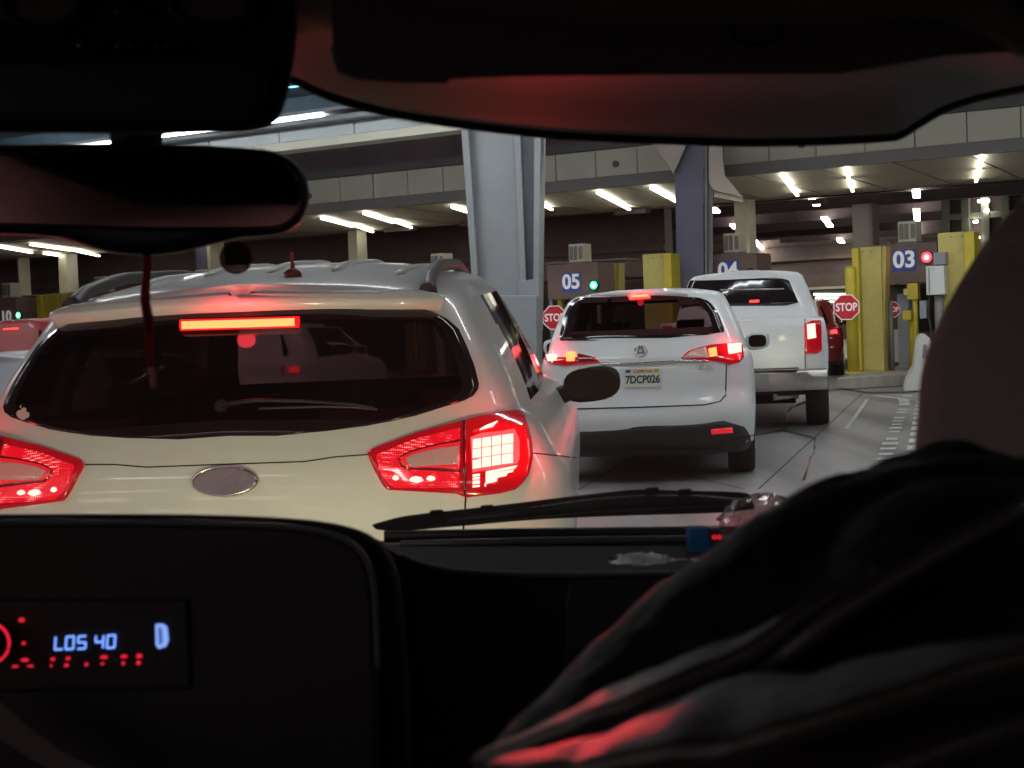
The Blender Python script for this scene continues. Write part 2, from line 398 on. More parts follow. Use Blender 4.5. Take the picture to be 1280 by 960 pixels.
# ---------------------------------------------------------------- far background
fw = thing('back_wall', RP(-38, 36.5, 0), 'long dark wall behind the row of booths under the canopy', 'wall')
S_END = S_of(RN(832, 320, 36.5))
MB().rbox(-75, S_END, 36.5, 37.0, 0, 7).build('wall', M['wallfar'], fw)
for z0, z1 in ((3.2, 3.34), (5.0, 5.15)): MB().rbox(-75, S_END, 36.38, 36.49, z0, z1).build('rail', M['wallfar2'], fw)
lr = thing('low_roof', RP(-30, 31.5, 0), 'long low brown roof beam running behind the numbered booths', 'roof')
sE = S_of(RN(781, 312, 31.5))
MB().rbox(-60, sE, 31.5, 34.5, 2.38, 2.78).build('roof_beam', M['beamfar'], lr)
MB().rbox(-60, sE + .02, 31.42, 34.5, 2.785, 2.83).build('edge_trim', M['wallfar2'], lr)
for k in range(14): MB().rbox(sE - .3 - 3.62 * k - .1, sE - .3 - 3.62 * k + .1, 31.7, 31.9, 0, 2.375).build('post', M['beamfar'], lr)
fb = thing('far_building', RP(-4, 66, 0), 'dark far building with pale bands beyond the booth lanes', 'building')
MB().rbox(-45, 40, 66, 72, 0, 12).build('wall', M['wallfar'], fb)
for z0, z1, m_ in ((1.55, 1.9, 'wallfar2'), (2.3, 2.42, 'panel'), (2.43, 3.0, 'wallfar2'), (3.7, 3.85, 'wallfar2'), (4.4, 4.75, 'wallfar2'), (5.4, 5.5, 'wallfar2')):
    MB().rbox(-45, 40, 65.8 - z0 * .02, 65.99, z0, z1).build('band', M[m_], fb)
ls = thing('lit_sign', RN(1038, 374, 60), 'rows of bright white lights far off behind the stop sign', 'sign')
for i, (x0, x1, y0, y1) in enumerate(((1017, 1058, 366.5, 369.5), (1019, 1059, 371, 374), (1026, 1052, 376, 378.5))):
    nseg = 7
    for j in range(nseg):
        xa = x0 + (x1 - x0) * j / nseg; xb = x0 + (x1 - x0) * (j + .85) / nseg
        p, q, r_, s_ = [RN(x, y, 60) for x, y in ((xa, y0), (xb, y0), (xb, y1), (xa, y1))]
        MB().prism([p, q, r_, s_], NV * .1).build('lamp', M['litwin'], ls)
MB().prism([RN(x, y, 60.15) for x, y in ((1012, 363), (1062, 362), (1062, 384), (1012, 385))], NV * .2).build('backing', M['booth_d'], ls)
MB().prism([RN(x, y, 60.2) for x, y in ((1032, 384), (1036, 384), (1036, 406), (1032, 406))], NV * .2).build('post', M['booth_d'], ls)

# far canopy beyond the booths with its strip lights
fc = thing('far_canopy', RP(0, 50, 0), 'dark canopy far beyond the booths with scattered strip lights', 'canopy')
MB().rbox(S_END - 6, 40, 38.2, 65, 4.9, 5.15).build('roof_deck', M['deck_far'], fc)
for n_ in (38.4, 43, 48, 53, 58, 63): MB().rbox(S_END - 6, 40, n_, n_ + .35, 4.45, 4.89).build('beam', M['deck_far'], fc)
def bar(mb, p, q, w, h):
    d = (q - p); x = d.normalized(); y = ZV.cross(x).normalized(); z = x.cross(y)
    mx = Matrix(((x.x, y.x, z.x), (x.y, y.y, z.y), (x.z, y.z, z.z)))
    return mb.box((p + q) / 2, (d.length, w, h), mx)
for x0, y0, x1, y1 in ((1015, 250, 1021, 256), (1030, 272, 1034, 277), (1035, 279, 1038, 283), (1049, 298, 1053, 303), (943, 301, 947, 305), (949, 307, 953, 311), (891, 261, 896, 265), (916, 281, 920, 285),
                       (1145, 238, 1146, 246), (1145.5, 262, 1146, 267), (1146, 270, 1146.5, 275), (1146, 285, 1146.5, 289), (1146, 292, 1146.5, 296), (1049, 300, 1051, 302)):
    bar(MB(), G(x0, y0, 4.4), G(x1, y1, 4.4), .19, .06).build('light_strip', M['tube_far'], fc)
for sx in (1066, 1077): pass
p0 = RN(1077, 300, 42)
MB().rbox(S_of(p0) - .26, S_of(p0) + .26, 42, 42.5, 0, 4.44).build('column', M['trim'], fc)
MB().rbox(S_of(p0) + .27, S_of(p0) + .36, 41.9, 42.6, 0, 4.44).build('column_flange', M['wallfar2'], fc)
gb = thing('glazed_building', RN(1240, 300, 44), 'dim grey-green glazed frontage at far right beyond the booths', 'building')
s0 = S_of(RN(1178, 300, 44)); s1 = S_of(RN(1330, 300, 44))
MB().rbox(s0, s1, 44.3, 50, 0, 7).build('wall', M['wallfar'], gb)
for k in range(7):
    ss = s0 + (s1 - s0) * k / 6; MB().rbox(ss, ss + .22, 44.0, 44.29, 0, 7).build('mullion', M['greymull'], gb)
for z in (2.6, 3.9, 5.0): MB().rbox(s0, s1, 44.05, 44.28, z, z + .18).build('transom', M['greymull'], gb)
for (x, y, w, h) in ((1229, 251, 14, 4), (1233, 263, 5, 3), (1219, 277, 5, 3.5), (1222, 297, 4, 3.5)):
    MB().prism([RN(x + a * w / 2, y + b * h / 2, 43.9) for a, b in ((-1, -.6), (1, -1), (1, .6), (-1, 1))], NV * .1).build('lamp', M['tube_far'], gb)

# ---------------------------------------------------------------- booth canopy
NF, NB = 28.8, 34.0
ZF, ZB = 4.30, 4.18
cn = thing('booth_canopy', RP(-15, NF, 0), 'cream canopy over the numbered booths with panelled fascia and paired strip lights', 'canopy')
SL, SR = -60.0, 6.0
MB().prism([RP(SL, NF, ZF), RP(SR, NF, ZF), RP(SR, NB, ZB), RP(SL, NB, ZB)], ZV * .10).build('soffit', M['soffit'], cn)
MB().rbox(SL, SR, NB + .005, NB + .25, ZB - .02, ZB + 1.2).build('rear_fascia', M['trim'], cn)
ztr = RN(1100, 188, NF - .06).z; zpt = RN(1100, 151, NF).z; zlg = RN(1100, 140, NF).z
MB().rbox(SL, SR, NF - .06, NF + .10, ZF - .02, ztr - .006).build('fascia_trim', M['trim'], cn)
MB().rbox(SL, SR, NF + .06, NF + .16, ztr, zpt).build('fascia_backing', M['ledge'], cn)
pp = [S_of(RN(x, y, NF)) for x, y in ((1276, 150), (1214, 155), (1146, 165), (1080, 172), (1019, 178), (961, 184))]
step = (pp[0] - pp[-1]) / 5; s = pp[-1] + step * 7
panel_me = None
while s > SL:
    MB().rbox(s - step + .012, s - .012, NF, NF + .055, ztr + .004, zpt - .004).build('fascia_panel', M['panel'], cn)
    s -= step
MB().rbox(SL, SR, NF - .16, NF + 1.0, zpt, zlg).build('ledge', M['ledge'], cn)
MB().rbox(SL, SR, NF + .4, NF + .6, zlg + .003, zlg + 2.6).build('upper_screen', M['deck'], cn)
MB().rbox(SL, SR, NF + .3, NF + .62, zlg + 2.61, zlg + 2.8).build('upper_rail', M['ledge'], cn)
s = pp[-1] + step * 7
while s > SL:      # seams of the sloping soffit boards
    MB().prism([RP(s - .02, NF + .12, ZF - .008), RP(s + .02, NF + .12, ZF - .008), RP(s + .02, NB, ZB - .008), RP(s - .02, NB, ZB - .008)], ZV * .006).build('soffit_seam', M['trim'], cn)
    s -= step * 1.5
SG = [((1228, 197), (1223.6, 214)), ((1223, 216), (1220, 227)), ((1057.5, 211), (1061, 224)), ((1062, 227.5), (1066, 239)), ((977, 219), (989, 234.5)), ((990, 236), (997, 244.5)),
      ((747, 241), (770, 253)), ((772, 254), (787, 262)), ((814, 235), (836, 247)), ((838, 248), (845, 252)), ((402, 273), (440, 283)), ((443, 282), (466, 290)),
      ((455, 267), (491, 278)), ((494, 277), (516, 285)), ((565, 259), (587, 266)), ((0, 309), (40, 316)), ((38, 306), (88, 313)), ((55, 317), (84, 321)), ((92, 313), (124, 320)), ((-60, 310), (-20, 319)), ((230, 290), (262, 297)), ((665, 250), (690, 262))]
def on_soffit(x, y, dz=-.07):
    r = ray(x, y); nrm = (RP(0, NB, ZB) - RP(0, NF, ZF)).cross(RV); p0 = RP(0, NF, ZF + dz)
    return CP + r * ((p0 - CP).dot(nrm) / r.dot(nrm))
for a_, b_ in SG:
    p, q = on_soffit(*a_), on_soffit(*b_)
    bar(MB(), p, q, .06, .04).build('light_strip', M['tube'], cn)
for x, y in ((604, 226), (770, 205), (1002, 181), (387, 245)):     # little domes on the fascia
    MB().disc(RN(x, y, NF - .001), -NV, .07, -.05, 14).build('camera_dome', M['ledge'], cn)
for x, y in ((500, 284), (596, 276), (790, 262), (1010, 250)):     # small vents under the rear of the soffit
    p = on_soffit(x, y, -.03); MB().rbox(S_of(p) - .45, S_of(p) + .45, NV.dot(p) - .15, NV.dot(p) + .15, p.z - .12, p.z).build('soffit_vent', M['deck'], cn)

# canopy columns
def column(px, py0, w, label, m='white', n_=33.5, ztop=None, lean=0):
    p = RN(px, py0, n_); s_ = S_of(p); zt = (ztop or ZB - .005)
    t = thing('column', RP(s_, n_, 0), label, 'column', 'pale columns under the booth canopy')
    MB().prism([RP(s_ - w / 2, n_, 0), RP(s_ + w / 2, n_, 0), RP(s_ + w / 2 + lean, n_, zt), RP(s_ - w / 2 + lean, n_, zt)], NV * .4).build('shaft', M[m], t, bevel=.015)
    MB().rbox(s_ - w / 2 - .08, s_ + w / 2 + .08, n_ - .08, n_ + .48, 0, .25).build('base', M['trim'], t)
    MB().rbox(s_ + w / 2 + lean - .005, s_ + w / 2 + lean + .05, n_ - .03, n_ + .43, .3, zt - .01).build('edge_flange', M['panel'], t)
column(76, 345, .36, 'pale leaning column behind the number 10 booth at far left', lean=.10)
column(439, 315, .30, 'pale column between the mirror and the big grey pillar', lean=.05)
column(927, 300, .34, 'pale square column behind the number 04 sign')
column(262, 330, .14, 'thin pale column just right of the hanging ribbon, behind the car roof', lean=.0)
column(22, 332, .09, 'thin grey post above the number 10 sign', m='trim')

bp_ = thing('steel_pillar', RN(255, 330, 31), 'blue-grey pillar seen past the hanging ribbon over the near car roof', 'pillar', 'steel canopy pillars')
s_ = S_of(RN(255, 330, 31)); MB().rbox(s_ - .28, s_ + .22, 31, 31.4, 0, 4.1).build('shaft', M['bluesteel'], bp_); MB().rbox(s_ + .225, s_ + .33, 30.9, 31.5, 0, 4.1).build('flange', M['white'], bp_)
MB().rbox(s_ - .4, s_ + .4, 30.8, 31.6, 0, .12).build('base', M['trim'], bp_)

# big grey pillar
NP = 21.2
bp = thing('steel_pillar', RN(640, 545, NP), 'big pale grey tapering steel pillar rising beside the near white car', 'pillar', 'steel canopy pillars')
PV = Vector((.12, 1, 0)).normalized()
def pxprism(pts, n_, th): return MB().prism([RN(x, y, n_) for x, y in pts], PV * th)
def down(xa, xb, xc, xd):    # straight continuation of a tapered member to the ground: four px on y 130 and 420
    return [(xa, 130), (xb, 130), (xd, 415), (xc, 415)]
pxprism(down(582, 641, 600, 652), NP + .10, .5).build('web', M['steel'], bp)
pxprism(down(574, 583.5, 594, 602), NP - .05, .8).build('flange', M['steel'], bp, bevel=.02)
pxprism(down(640, 649, 651, 660), NP - .02, .7).build('flange', M['steel'], bp, bevel=.02)
pxprism([(649, 130), (668, 130), (667, 415), (660, 415)], NP + .30, .3).build('recess', M['steel_d'], bp)
pxprism(down(667.5, 677, 666, 673), NP - .05, .8).build('flange', M['steel'], bp, bevel=.02)
pb = RN(636, 408, NP); sb = S_of(pb)
pxprism([(588, 369), (671, 369), (671, 552), (590, 552)], NP - .15, 1.0).build('plinth', M['steel'], bp, bevel=.03)
pxprism([(646, 352), (674, 348), (674, 371), (650, 374)], NP - .1, .3).build('gusset', M['steel'], bp, bevel=.01)

# blue pillar with Y bracket
NQ = 27.6
bq = thing('steel_pillar', RN(865, 420, NQ), 'blue pillar with a triangular white bracket behind the second car', 'pillar', 'steel canopy pillars')
pxprism([(843, 175), (879, 175), (880, 460), (848, 460)], NQ, .5).build('web', M['bluesteel'], bq)
pxprism([(880.5, 175), (884, 175), (884.5, 460), (881.5, 460)], NQ - .06, .6).build('flange', M['trim'], bq)
pxprism([(884.6, 175), (891, 175), (891, 460), (885.4, 460)], NQ + .05, .4).build('flange', M['steel_d'], bq)
pxprism([(800, 160), (868, 160), (842, 217)], NQ - .14, .07).build('gusset', M['pinkwhite'], bq, bevel=.01)
pxprism([(886, 160), (901, 160), (906, 219), (929, 247), (893, 238), (886, 228)], NQ - .10, .05).build('gusset', M['pinkwhite'], bq, bevel=.01)
pxprism([(893, 240), (929, 248), (929, 253), (893, 246)], NQ + .1, .35).build('brace', M['soffit'], bq)
pq = RN(866, 460, NQ); MB().rbox(S_of(pq) - .45, S_of(pq) + .45, NQ - .15, NQ + .7, 0, .3).build('plinth', M['trim'], bq)

# ---------------------------------------------------------------- front canopy over us
NC = 21.5
fr = thing('front_canopy', RP(-15, NC, 0), 'blue-grey canopy overhead at upper left with a pale lit fascia', 'canopy')
zl = RN(465, 177, NC).z; zp0 = RN(465, 165, NC).z; zp1 = RN(465, 141, NC).z; zbm = zp1 + .42
MB().rbox(-60, 14, NC - .12, NC + .35, zl, zp0 - .004).build('lower_lip', M['panel'], fr, bevel=.02)
s = 14
while s > -60:
    MB().rbox(s - 1.72, s - .015, NC - .02, NC + .05, zp0, zp1 - .10).build('fascia_panel', M['panel_cool'], fr); s -= 1.735
MB().rbox(-60, 14, NC + .055, NC + .3, zp0, zbm).build('backing', M['ledge'], fr)
MB().rbox(-60, 14, NC - .30, NC + .05, zp1 - .096, zp1).build('upper_rail', M['steel'], fr, bevel=.01)
MB().rbox(-60, 14, NC - .45, NC + .05, zp1 + .06, zp1 + .12).build('rail', M['steel_d'], fr)
MB().rbox(-60, 14, NC - .25, NC + .05, zp1 + .125, zbm - .005).build('beam', M['bdeck'], fr)
MB().rbox(-60, 14, -30, NC + .6, zbm, zbm + .2).build('roof_deck', M['bdeck'], fr)
for n_ in (2, 7.5, 13, 18): MB().rbox(-60, 14, n_, n_ + .3, zbm - .35, zbm - .005).build('beam', M['bdeck'], fr)
for a_, b_ in (((14, 173.5), (146, 172.5)), ((200, 170), (332, 160)), ((338, 159), (403, 151)), ((-140, 185), (2, 176))):
    p, q = RN(*a_, NC - .2), RN(*b_, NC - .2); zz = zp1 + .03
    MB().rbox(S_of(p), S_of(q), NC - .22, NC - .14, zz - .028, zz + .028).build('light_strip', M['tube_b'], fr)
p, q = RN(360, 107.5, NC - 1.2), RN(383, 103, NC - 1.2)
MB().rbox(S_of(p), S_of(q), NC - 1.25, NC - 1.15, p.z - .03, p.z + .03).build('light_strip', M['tube_c'], fr)
for n_ in (-26, -19, -12, -5, 8.2, 13.6, 19.0, NC + .8):  # unseen strip rows, added to light the cabin, cars and booth fascia
    for k in range(9):
        sc_ = -24 + k * 4.2; MB().rbox(sc_, sc_ + 2.4, n_, n_ + .12, zbm - .1, zbm - .04).build('light_strip', M['tube_b' if n_ > 0 else 'tube_fill'], fr)
pxprism([(455, 118), (468, 122), (505, 140), (496, 146)], NC - .6, .2).build('brace', M['steel'], fr)

# ================================================================ BOOTHS
S3, PITCHS = -7.3, 3.62
ac_lab = {3: 'white louvred air conditioner on the number 03 booth roof'}
def digits(k): return '%02d' % k
def island(k):
    sc_ = S3 - PITCHS * (k - 3)
    o = MB()
    a0 = RP(sc_ - .75, 27.0, 0); b0 = RP(sc_ + .75, 27.0, 0)
    pts = [RP(sc_ - .95, 25.15, 0) , RP(sc_ + .85, 25.0, 0), b0 + RV * .15, RP(sc_ + .9, 34, 0), RP(sc_ - .95, 34, 0)]
    if k == 3: pts[0] = G(1047, 488); pts[1] = G(1165, 481)
    o.prism(pts, ZV * .22)
    t = o.build('kerb_island', M['concrete'], bevel=.03); tag(t, kind='structure')
booth_words = {3: 'booth with blue 03 sign and a red light above the white cabinet', 4: 'booth with blue 04 sign half hidden by the pickup cab', 5: 'booth with 05 sign and a green light left of the second car',
               6: 'booth whose air conditioner shows left of the big grey pillar', 7: 'booth whose air conditioner shows right of the pale column over the near car roof', 8: 'booth hidden behind the round pad, between the ribbon and the pale column',
               9: 'booth whose white air conditioner peeks over the near car roof rail at left', 10: 'booth with a grey 10 sign and green light at far left'}
for k in range(3, 11):
    sc_ = S3 - PITCHS * (k - 3); island(k)
    bt = thing('toll_booth', RP(sc_, 28, .22), booth_words[k], 'booth', 'numbered inspection booths in a row')
    w = .62
    MB().rbox(sc_ - w, sc_ + w, 28.0, 28.85, 1.86, 2.62).build('sign_band', M['booth'], bt, bevel=.01)
    MB().rbox(sc_ - w + .03, sc_ + w - .03, 28.9, 30.9, .22, 1.855).build('body', M['booth_d'], bt)
    for ds in (-w, w - .07): MB().rbox(sc_ + ds, sc_ + ds + .07, 28.05, 28.12, .22, 1.857).build('post', M['steel_d'], bt)
    MB().rbox(sc_ - .30, sc_ - .08, 28.5, 28.85, .22, 1.66).build('door_panel', M['steel'], bt)
    MB().rbox(sc_ - .55, sc_ - .32, 28.86, 28.895, .3, .95).build('lit_interior_patch', M['panel'], bt)  # cream panel stands in for the beige light inside the booth
    MB().rbox(sc_ + .0, sc_ + .5, 28.86, 28.895, .9, 1.75).build('window', M['blackg'], bt)
    dz = {3: 2.30, 4: 2.28, 5: 2.22, 10: 2.1}.get(k, 2.25); ds = {5: -.02, 10: .2}.get(k, 0)
    if k != 10: MB().rbox(sc_ + ds - .23, sc_ + ds + .23, 27.985, 27.998, dz - .21, dz + .21).build('lane_plate', M['sign_blue'], bt)
    text('lane_number', digits(k), .44, M['sign_white'], facing(RP(sc_ + ds, 27.975, dz), RV, ZV), bt, .006, .012)
    # air conditioner on the roof
    a = MB().rbox(sc_ - .17, sc_ + .19, 28.2, 28.6, 2.66, 3.06).build('air_conditioner', M['ac'], bt, bevel=.015)
    for j in range(2): MB().rbox(sc_ - .14 + j * .1, sc_ - .06 + j * .1, 28.185, 28.197, 2.71, 3.01).build('louvre', M['grille'], a)
    MB().rbox(sc_ + .08, sc_ + .17, 28.188, 28.198, 2.72, 3.0).build('louvre', M['grille'], a)
    MB().rbox(sc_ - .2, sc_ + .22, 28.15, 28.65, 2.62, 2.655).build('bracket', M['trim'], bt)
    # signal light
    col = {3: 'red', 5: 'green', 10: 'green'}.get(k, 'red' if k in (4,) else 'green')
    ls_, lz = {3: (.44, 2.33), 5: (.55, 2.13), 10: (.76, 2.13)}.get(k, (.5, 2.2))
    MB().disc(RP(sc_ + ls_, 27.93, lz), -NV, .12, .06, 18).build('signal_housing', M['black'], bt)
    if k == 4: continue
    MB().disc(RP(sc_ + ls_, 27.92, lz), -NV, .10 if col == 'red' else .085, .004, 18).build('signal_lamp', M['sig_red' if col == 'red' else 'sig_green'], bt)
    MB().disc(RP(sc_ + ls_, 27.91, lz), -NV, .045, .004, 14).build('signal_lamp', M['sig_hot' if col == 'red' else 'sig_ghot'], bt)

def bollard(px, ytop, n_, label, r=.085, tall=None):
    p = RN(px, ytop, n_); z0 = .22; s_ = S_of(p); h = p.z
    t = thing('bollard', RP(s_, n_, z0), label, 'bollard', 'yellow steel bollards on the kerb islands')
    c = RP(s_, n_, 0)
    m = MB(); m.tube([c + ZV * z for z in (z0, h - .05, h - .02, h)], [r, r, r * .85, r * .45], 16)
    m.build('post', M['yellow'], t)
    MB().tube([c + ZV * z0, c + ZV * (z0 + .03)], r * 1.5, 16).build('base_plate', M['yellow2'], t)
    return t
bollard(1063, 333, 25.9, 'tall yellow bollard behind the stop sign of lane 03', .105)
bollard(1141, 387, 27.0, 'short yellow bollard between the 03 booth door and the white barrier', .085)
bollard(700.5, 352, 28.6, 'yellow bollard left of the 05 sign', .085)
bollard(717.5, 354, 28.9, 'yellow bollard directly beneath the 05 sign', .09)

def guard(xl, xr, ytop, n_, label, fl=.22, side=1, m='yellow2', hw=None):
    pl, pr = RN(xl, ytop, n_), RN(xr, ytop, n_); s0, s1 = S_of(pl), S_of(pr); zt = (pl.z + pr.z) / 2
    t = thing('guard_panel', RP((s0 + s1) / 2, n_, .22), label, 'guard panel', 'yellow steel guard panels at the booths')
    fw_ = (s1 - s0) * fl
    if side > 0:
        MB().rbox(s0 + fw_ + .002, s1, n_, n_ + .06, .24, zt).build('plate', M[m], t, bevel=.008)
        MB().rbox(s0, s0 + fw_, n_ - .10, n_ + .35, .24, zt - .01).build('flange', M['yellow'], t, bevel=.015)
        MB().prism([RP(s1 - .02, n_ + .061, .24), RP(s1 + .08, n_ + .061, zt), RP(s1 - .02, n_ + .061, zt)], NV * .3).build('gusset', M['yellow2'], t)
    else:
        MB().rbox(s0, s1 - fw_ - .002, n_, n_ + .06, .24, zt).build('plate', M[m], t, bevel=.008)
        MB().rbox(s1 - fw_, s1, n_ - .10, n_ + .35, .24, zt - .01).build('flange', M['yellow'], t, bevel=.015)
    MB().rbox(s0 - .05, s1 + .05, n_ - .15, n_ + .4, .221, .238).build('foot', M['yellow2'], t)
    for ds in (.12, .85): MB().disc(RP(s0 + (s1 - s0) * (.3 + .4 * ds), n_ - .001, zt - .08), -NV, .018, -.008, 10).build('bolt', M['trim'], t)
guard(1066, 1101, 309, 26.6, 'tall yellow guard panel left of the 03 sign', .25)
guard(1172, 1219, 290, 26.4, 'tall yellow guard panel right of the red light at lane 03', .27, -1)
guard(803, 841, 317, 27.0, 'pale yellow guard panel left of the blue pillar', .25, -1)
guard(734, 768, 330, 29.0, 'yellow guard panel right of the 05 sign and green light', .3, 1, 'yellow')
guard(48, 72, 368, 28.6, 'yellow guard panel right of the 10 sign', .25, 1, 'yellow')
guard(77, 95, 366, 28.9, 'narrower yellow guard panel at far left beside the near car roof rail', .3, -1)
guard(505, 528, 335, 31.5, 'yellow guard panel top just showing over the near car roof rack', .3, 1, 'yellow')
guard(945, 953, 321, 30.5, 'narrow cream guard panel right of the 04 sign', .4, 1, 'yellow2')

def octagon(c, r, right, up): return [c + right * (r * math.cos(rad(22.5 + 45 * i))) + up * (r * math.sin(rad(22.5 + 45 * i))) for i in range(8)]
def stop_sign(px, py, rpx, n_, label, cat='stop sign', post=True):
    c = RN(px, py, n_); d = (c - CP).length; r = rpx / FPX * d * 1.04; rt = Vector((1, -.12, 0)).normalized(); up = ZV; nr = rt.cross(up)
    t = thing('stop_sign', (c.x, c.y, .22), label, cat, 'red octagonal stop signs')
    MB().prism(octagon(c - nr * .004, r, rt, up), nr * -.006).build('border', M['sign_white'], t)
    MB().prism(octagon(c, r * .93, rt, up), nr * -.003).build('plate', M['sign_red'], t)
    text('lettering', 'STOP', r * .82, M['sign_white'], facing(c + nr * .004 - up * r * .02, rt, up), t, .002, r * .018, sx=.78)
    if post == 'bracket': MB().tube([c - nr * .006, c - nr * .26], .035, 10).build('bracket', M['trim'], t)
    elif post: MB().tube([Vector((c.x, c.y, .22)) - nr * .05, c - nr * .05 + up * r * .8], .03, 10).build('post', M['trim'], t)
    return t
stop_sign(1058, 384, 16, 25.55, 'red stop sign in front of the yellow bollard at lane 03', post='bracket')
stop_sign(693, 397, 15.5, 26.5, 'red stop sign half hidden by the second car, near the 05 booth')
# lane 05 kerbside red lamp beneath its stop sign
# back-lit small stop sign deep in lane 03
stop_sign(1115, 387, 10, 27.6, 'small dim stop sign half behind the grey post under the 03 sign')
# equipment at lane 03
eq = thing('equipment_post', RN(1166, 440, 26.2), 'dark post carrying a white cabinet under the red light', 'equipment post')
se = S_of(RN(1170, 350, 26.2))
MB().tube([RP(se + .02, 26.3, .22), RP(se + .02, 26.3, 1.75)], .085, 12).build('post', M['trim'], eq)
pa, pb2 = RN(1157, 333, 26.1), RN(1181, 368, 26.1)
MB().rbox(S_of(pa), S_of(pb2), 26.1, 26.35, pb2.z, pa.z).build('cabinet', M['cab_white'], eq, bevel=.012)
MB().rbox(S_of(pa) + .05, S_of(pa) + .065, 26.085, 26.099, pb2.z + .03, pa.z - .03).build('door_seam', M['trim'], eq)
text('notice', 'HS', .05, M['trim'], facing(RP(S_of(pa) + .13, 26.09, pa.z - .06), RV, ZV), eq, .001)
pa, pb2 = RN(1150, 376, 26.2), RN(1159, 398, 26.2)
MB().rbox(S_of(pa), S_of(pb2), 26.15, 26.3, pb2.z, pa.z).build('junction_box', M['steel_d'], eq, bevel=.01)
pa, pb2 = RN(1163, 316, 26.2), RN(1182, 330, 26.2)
MB().rbox(S_of(pa) + .05, S_of(pb2), 26.2, 26.4, pb2.z, pa.z).build('bracket', M['steel_d'], eq)
MB().tube([RP(se - .12, 26.25, 1.7), RP(se - .16, 26.2, 1.3), RP(se - .1, 26.2, .9), RP(se - .12, 26.25, .3)], .02, 8).build('conduit', M['cable'], eq)
gp = thing('camera_post', RN(1106, 455, 26.9), 'slim grey camera post beside the tall yellow guard panel at lane 03', 'camera post')
sg = S_of(RN(1107, 400, 27.0))
for ds, y0, y1, w_, m_ in ((0, 450, 365, .05, 'steel_d'),): MB().tube([RP(sg, 27, .22), RP(sg, 27, 1.85)], .075, 10).build('post', M[m_], gp)
MB().rbox(sg - .08, sg + .10, 26.9, 27.1, 1.3, 1.62).build('reader_box', M['steel_d'], gp, bevel=.01)
MB().rbox(sg - .06, sg + .06, 26.85, 27.1, 1.95, 2.25).build('camera_housing', M['trim'], gp, bevel=.01)
MB().tube([RP(sg, 27, 1.85), RP(sg - .03, 27, 2.0), RP(sg + .02, 27, 2.45), RP(sg + .1, 27, 2.62)], .025, 8).build('bracket_arm', M['steel_d'], gp)
MB().tube([RP(sg + .13, 26.9, .22), RP(sg + .13, 26.9, 1.5)], .04, 8).build('conduit', M['trim'], gp)
yr = thing('card_reader', RN(1136, 420, 26.8), 'yellow card reader arm above the short yellow bollard', 'card reader')
s_ = S_of(RN(1137, 374, 26.9)); zt = RN(1141, 354, 26.9).z
MB().tube([RP(s_ + .10, 26.9, .22), RP(s_ + .10, 26.9, zt)], .05, 10).build('post', M['yellow'], yr)
MB().rbox(s_ - .02, s_ + .18, 26.8, 27.0, zt - .3, zt).build('head', M['yellow'], yr, bevel=.01)
MB().rbox(s_ - .08, s_ + .02, 26.78, 26.95, zt - .22, zt - .1).build('reader', M['yellow2'], yr, bevel=.01)
MB().rbox(s_ - .1, s_ + .06, 26.75, 26.95, zt - .68, zt - .5).build('reader', M['yellow'], yr, bevel=.01)
# pale plastic barrier
jb = thing('barrier', G(1152, 488), 'pale grey moulded barrier at the kerb beside the dark hood', 'barrier')
c0 = G(1152, 490); prof = [(-.30, 0), (.42, 0), (.38, .18), (.22, .42), (.17, .86), (.10, .93), (.0, .93), (-.06, .85), (-.12, .40), (-.26, .16)]
MB().prism([c0 + RV * a + ZV * b for a, b in prof], LV * 1.6).build('body', M['barrier'], jb, bevel=.03)
MB().prism([c0 - LV * .006 + RV * a + ZV * b for a, b in ((.02, .55), (.12, .55), (.10, .78), (.05, .78))], LV * .01).build('slot', M['trim'], jb)

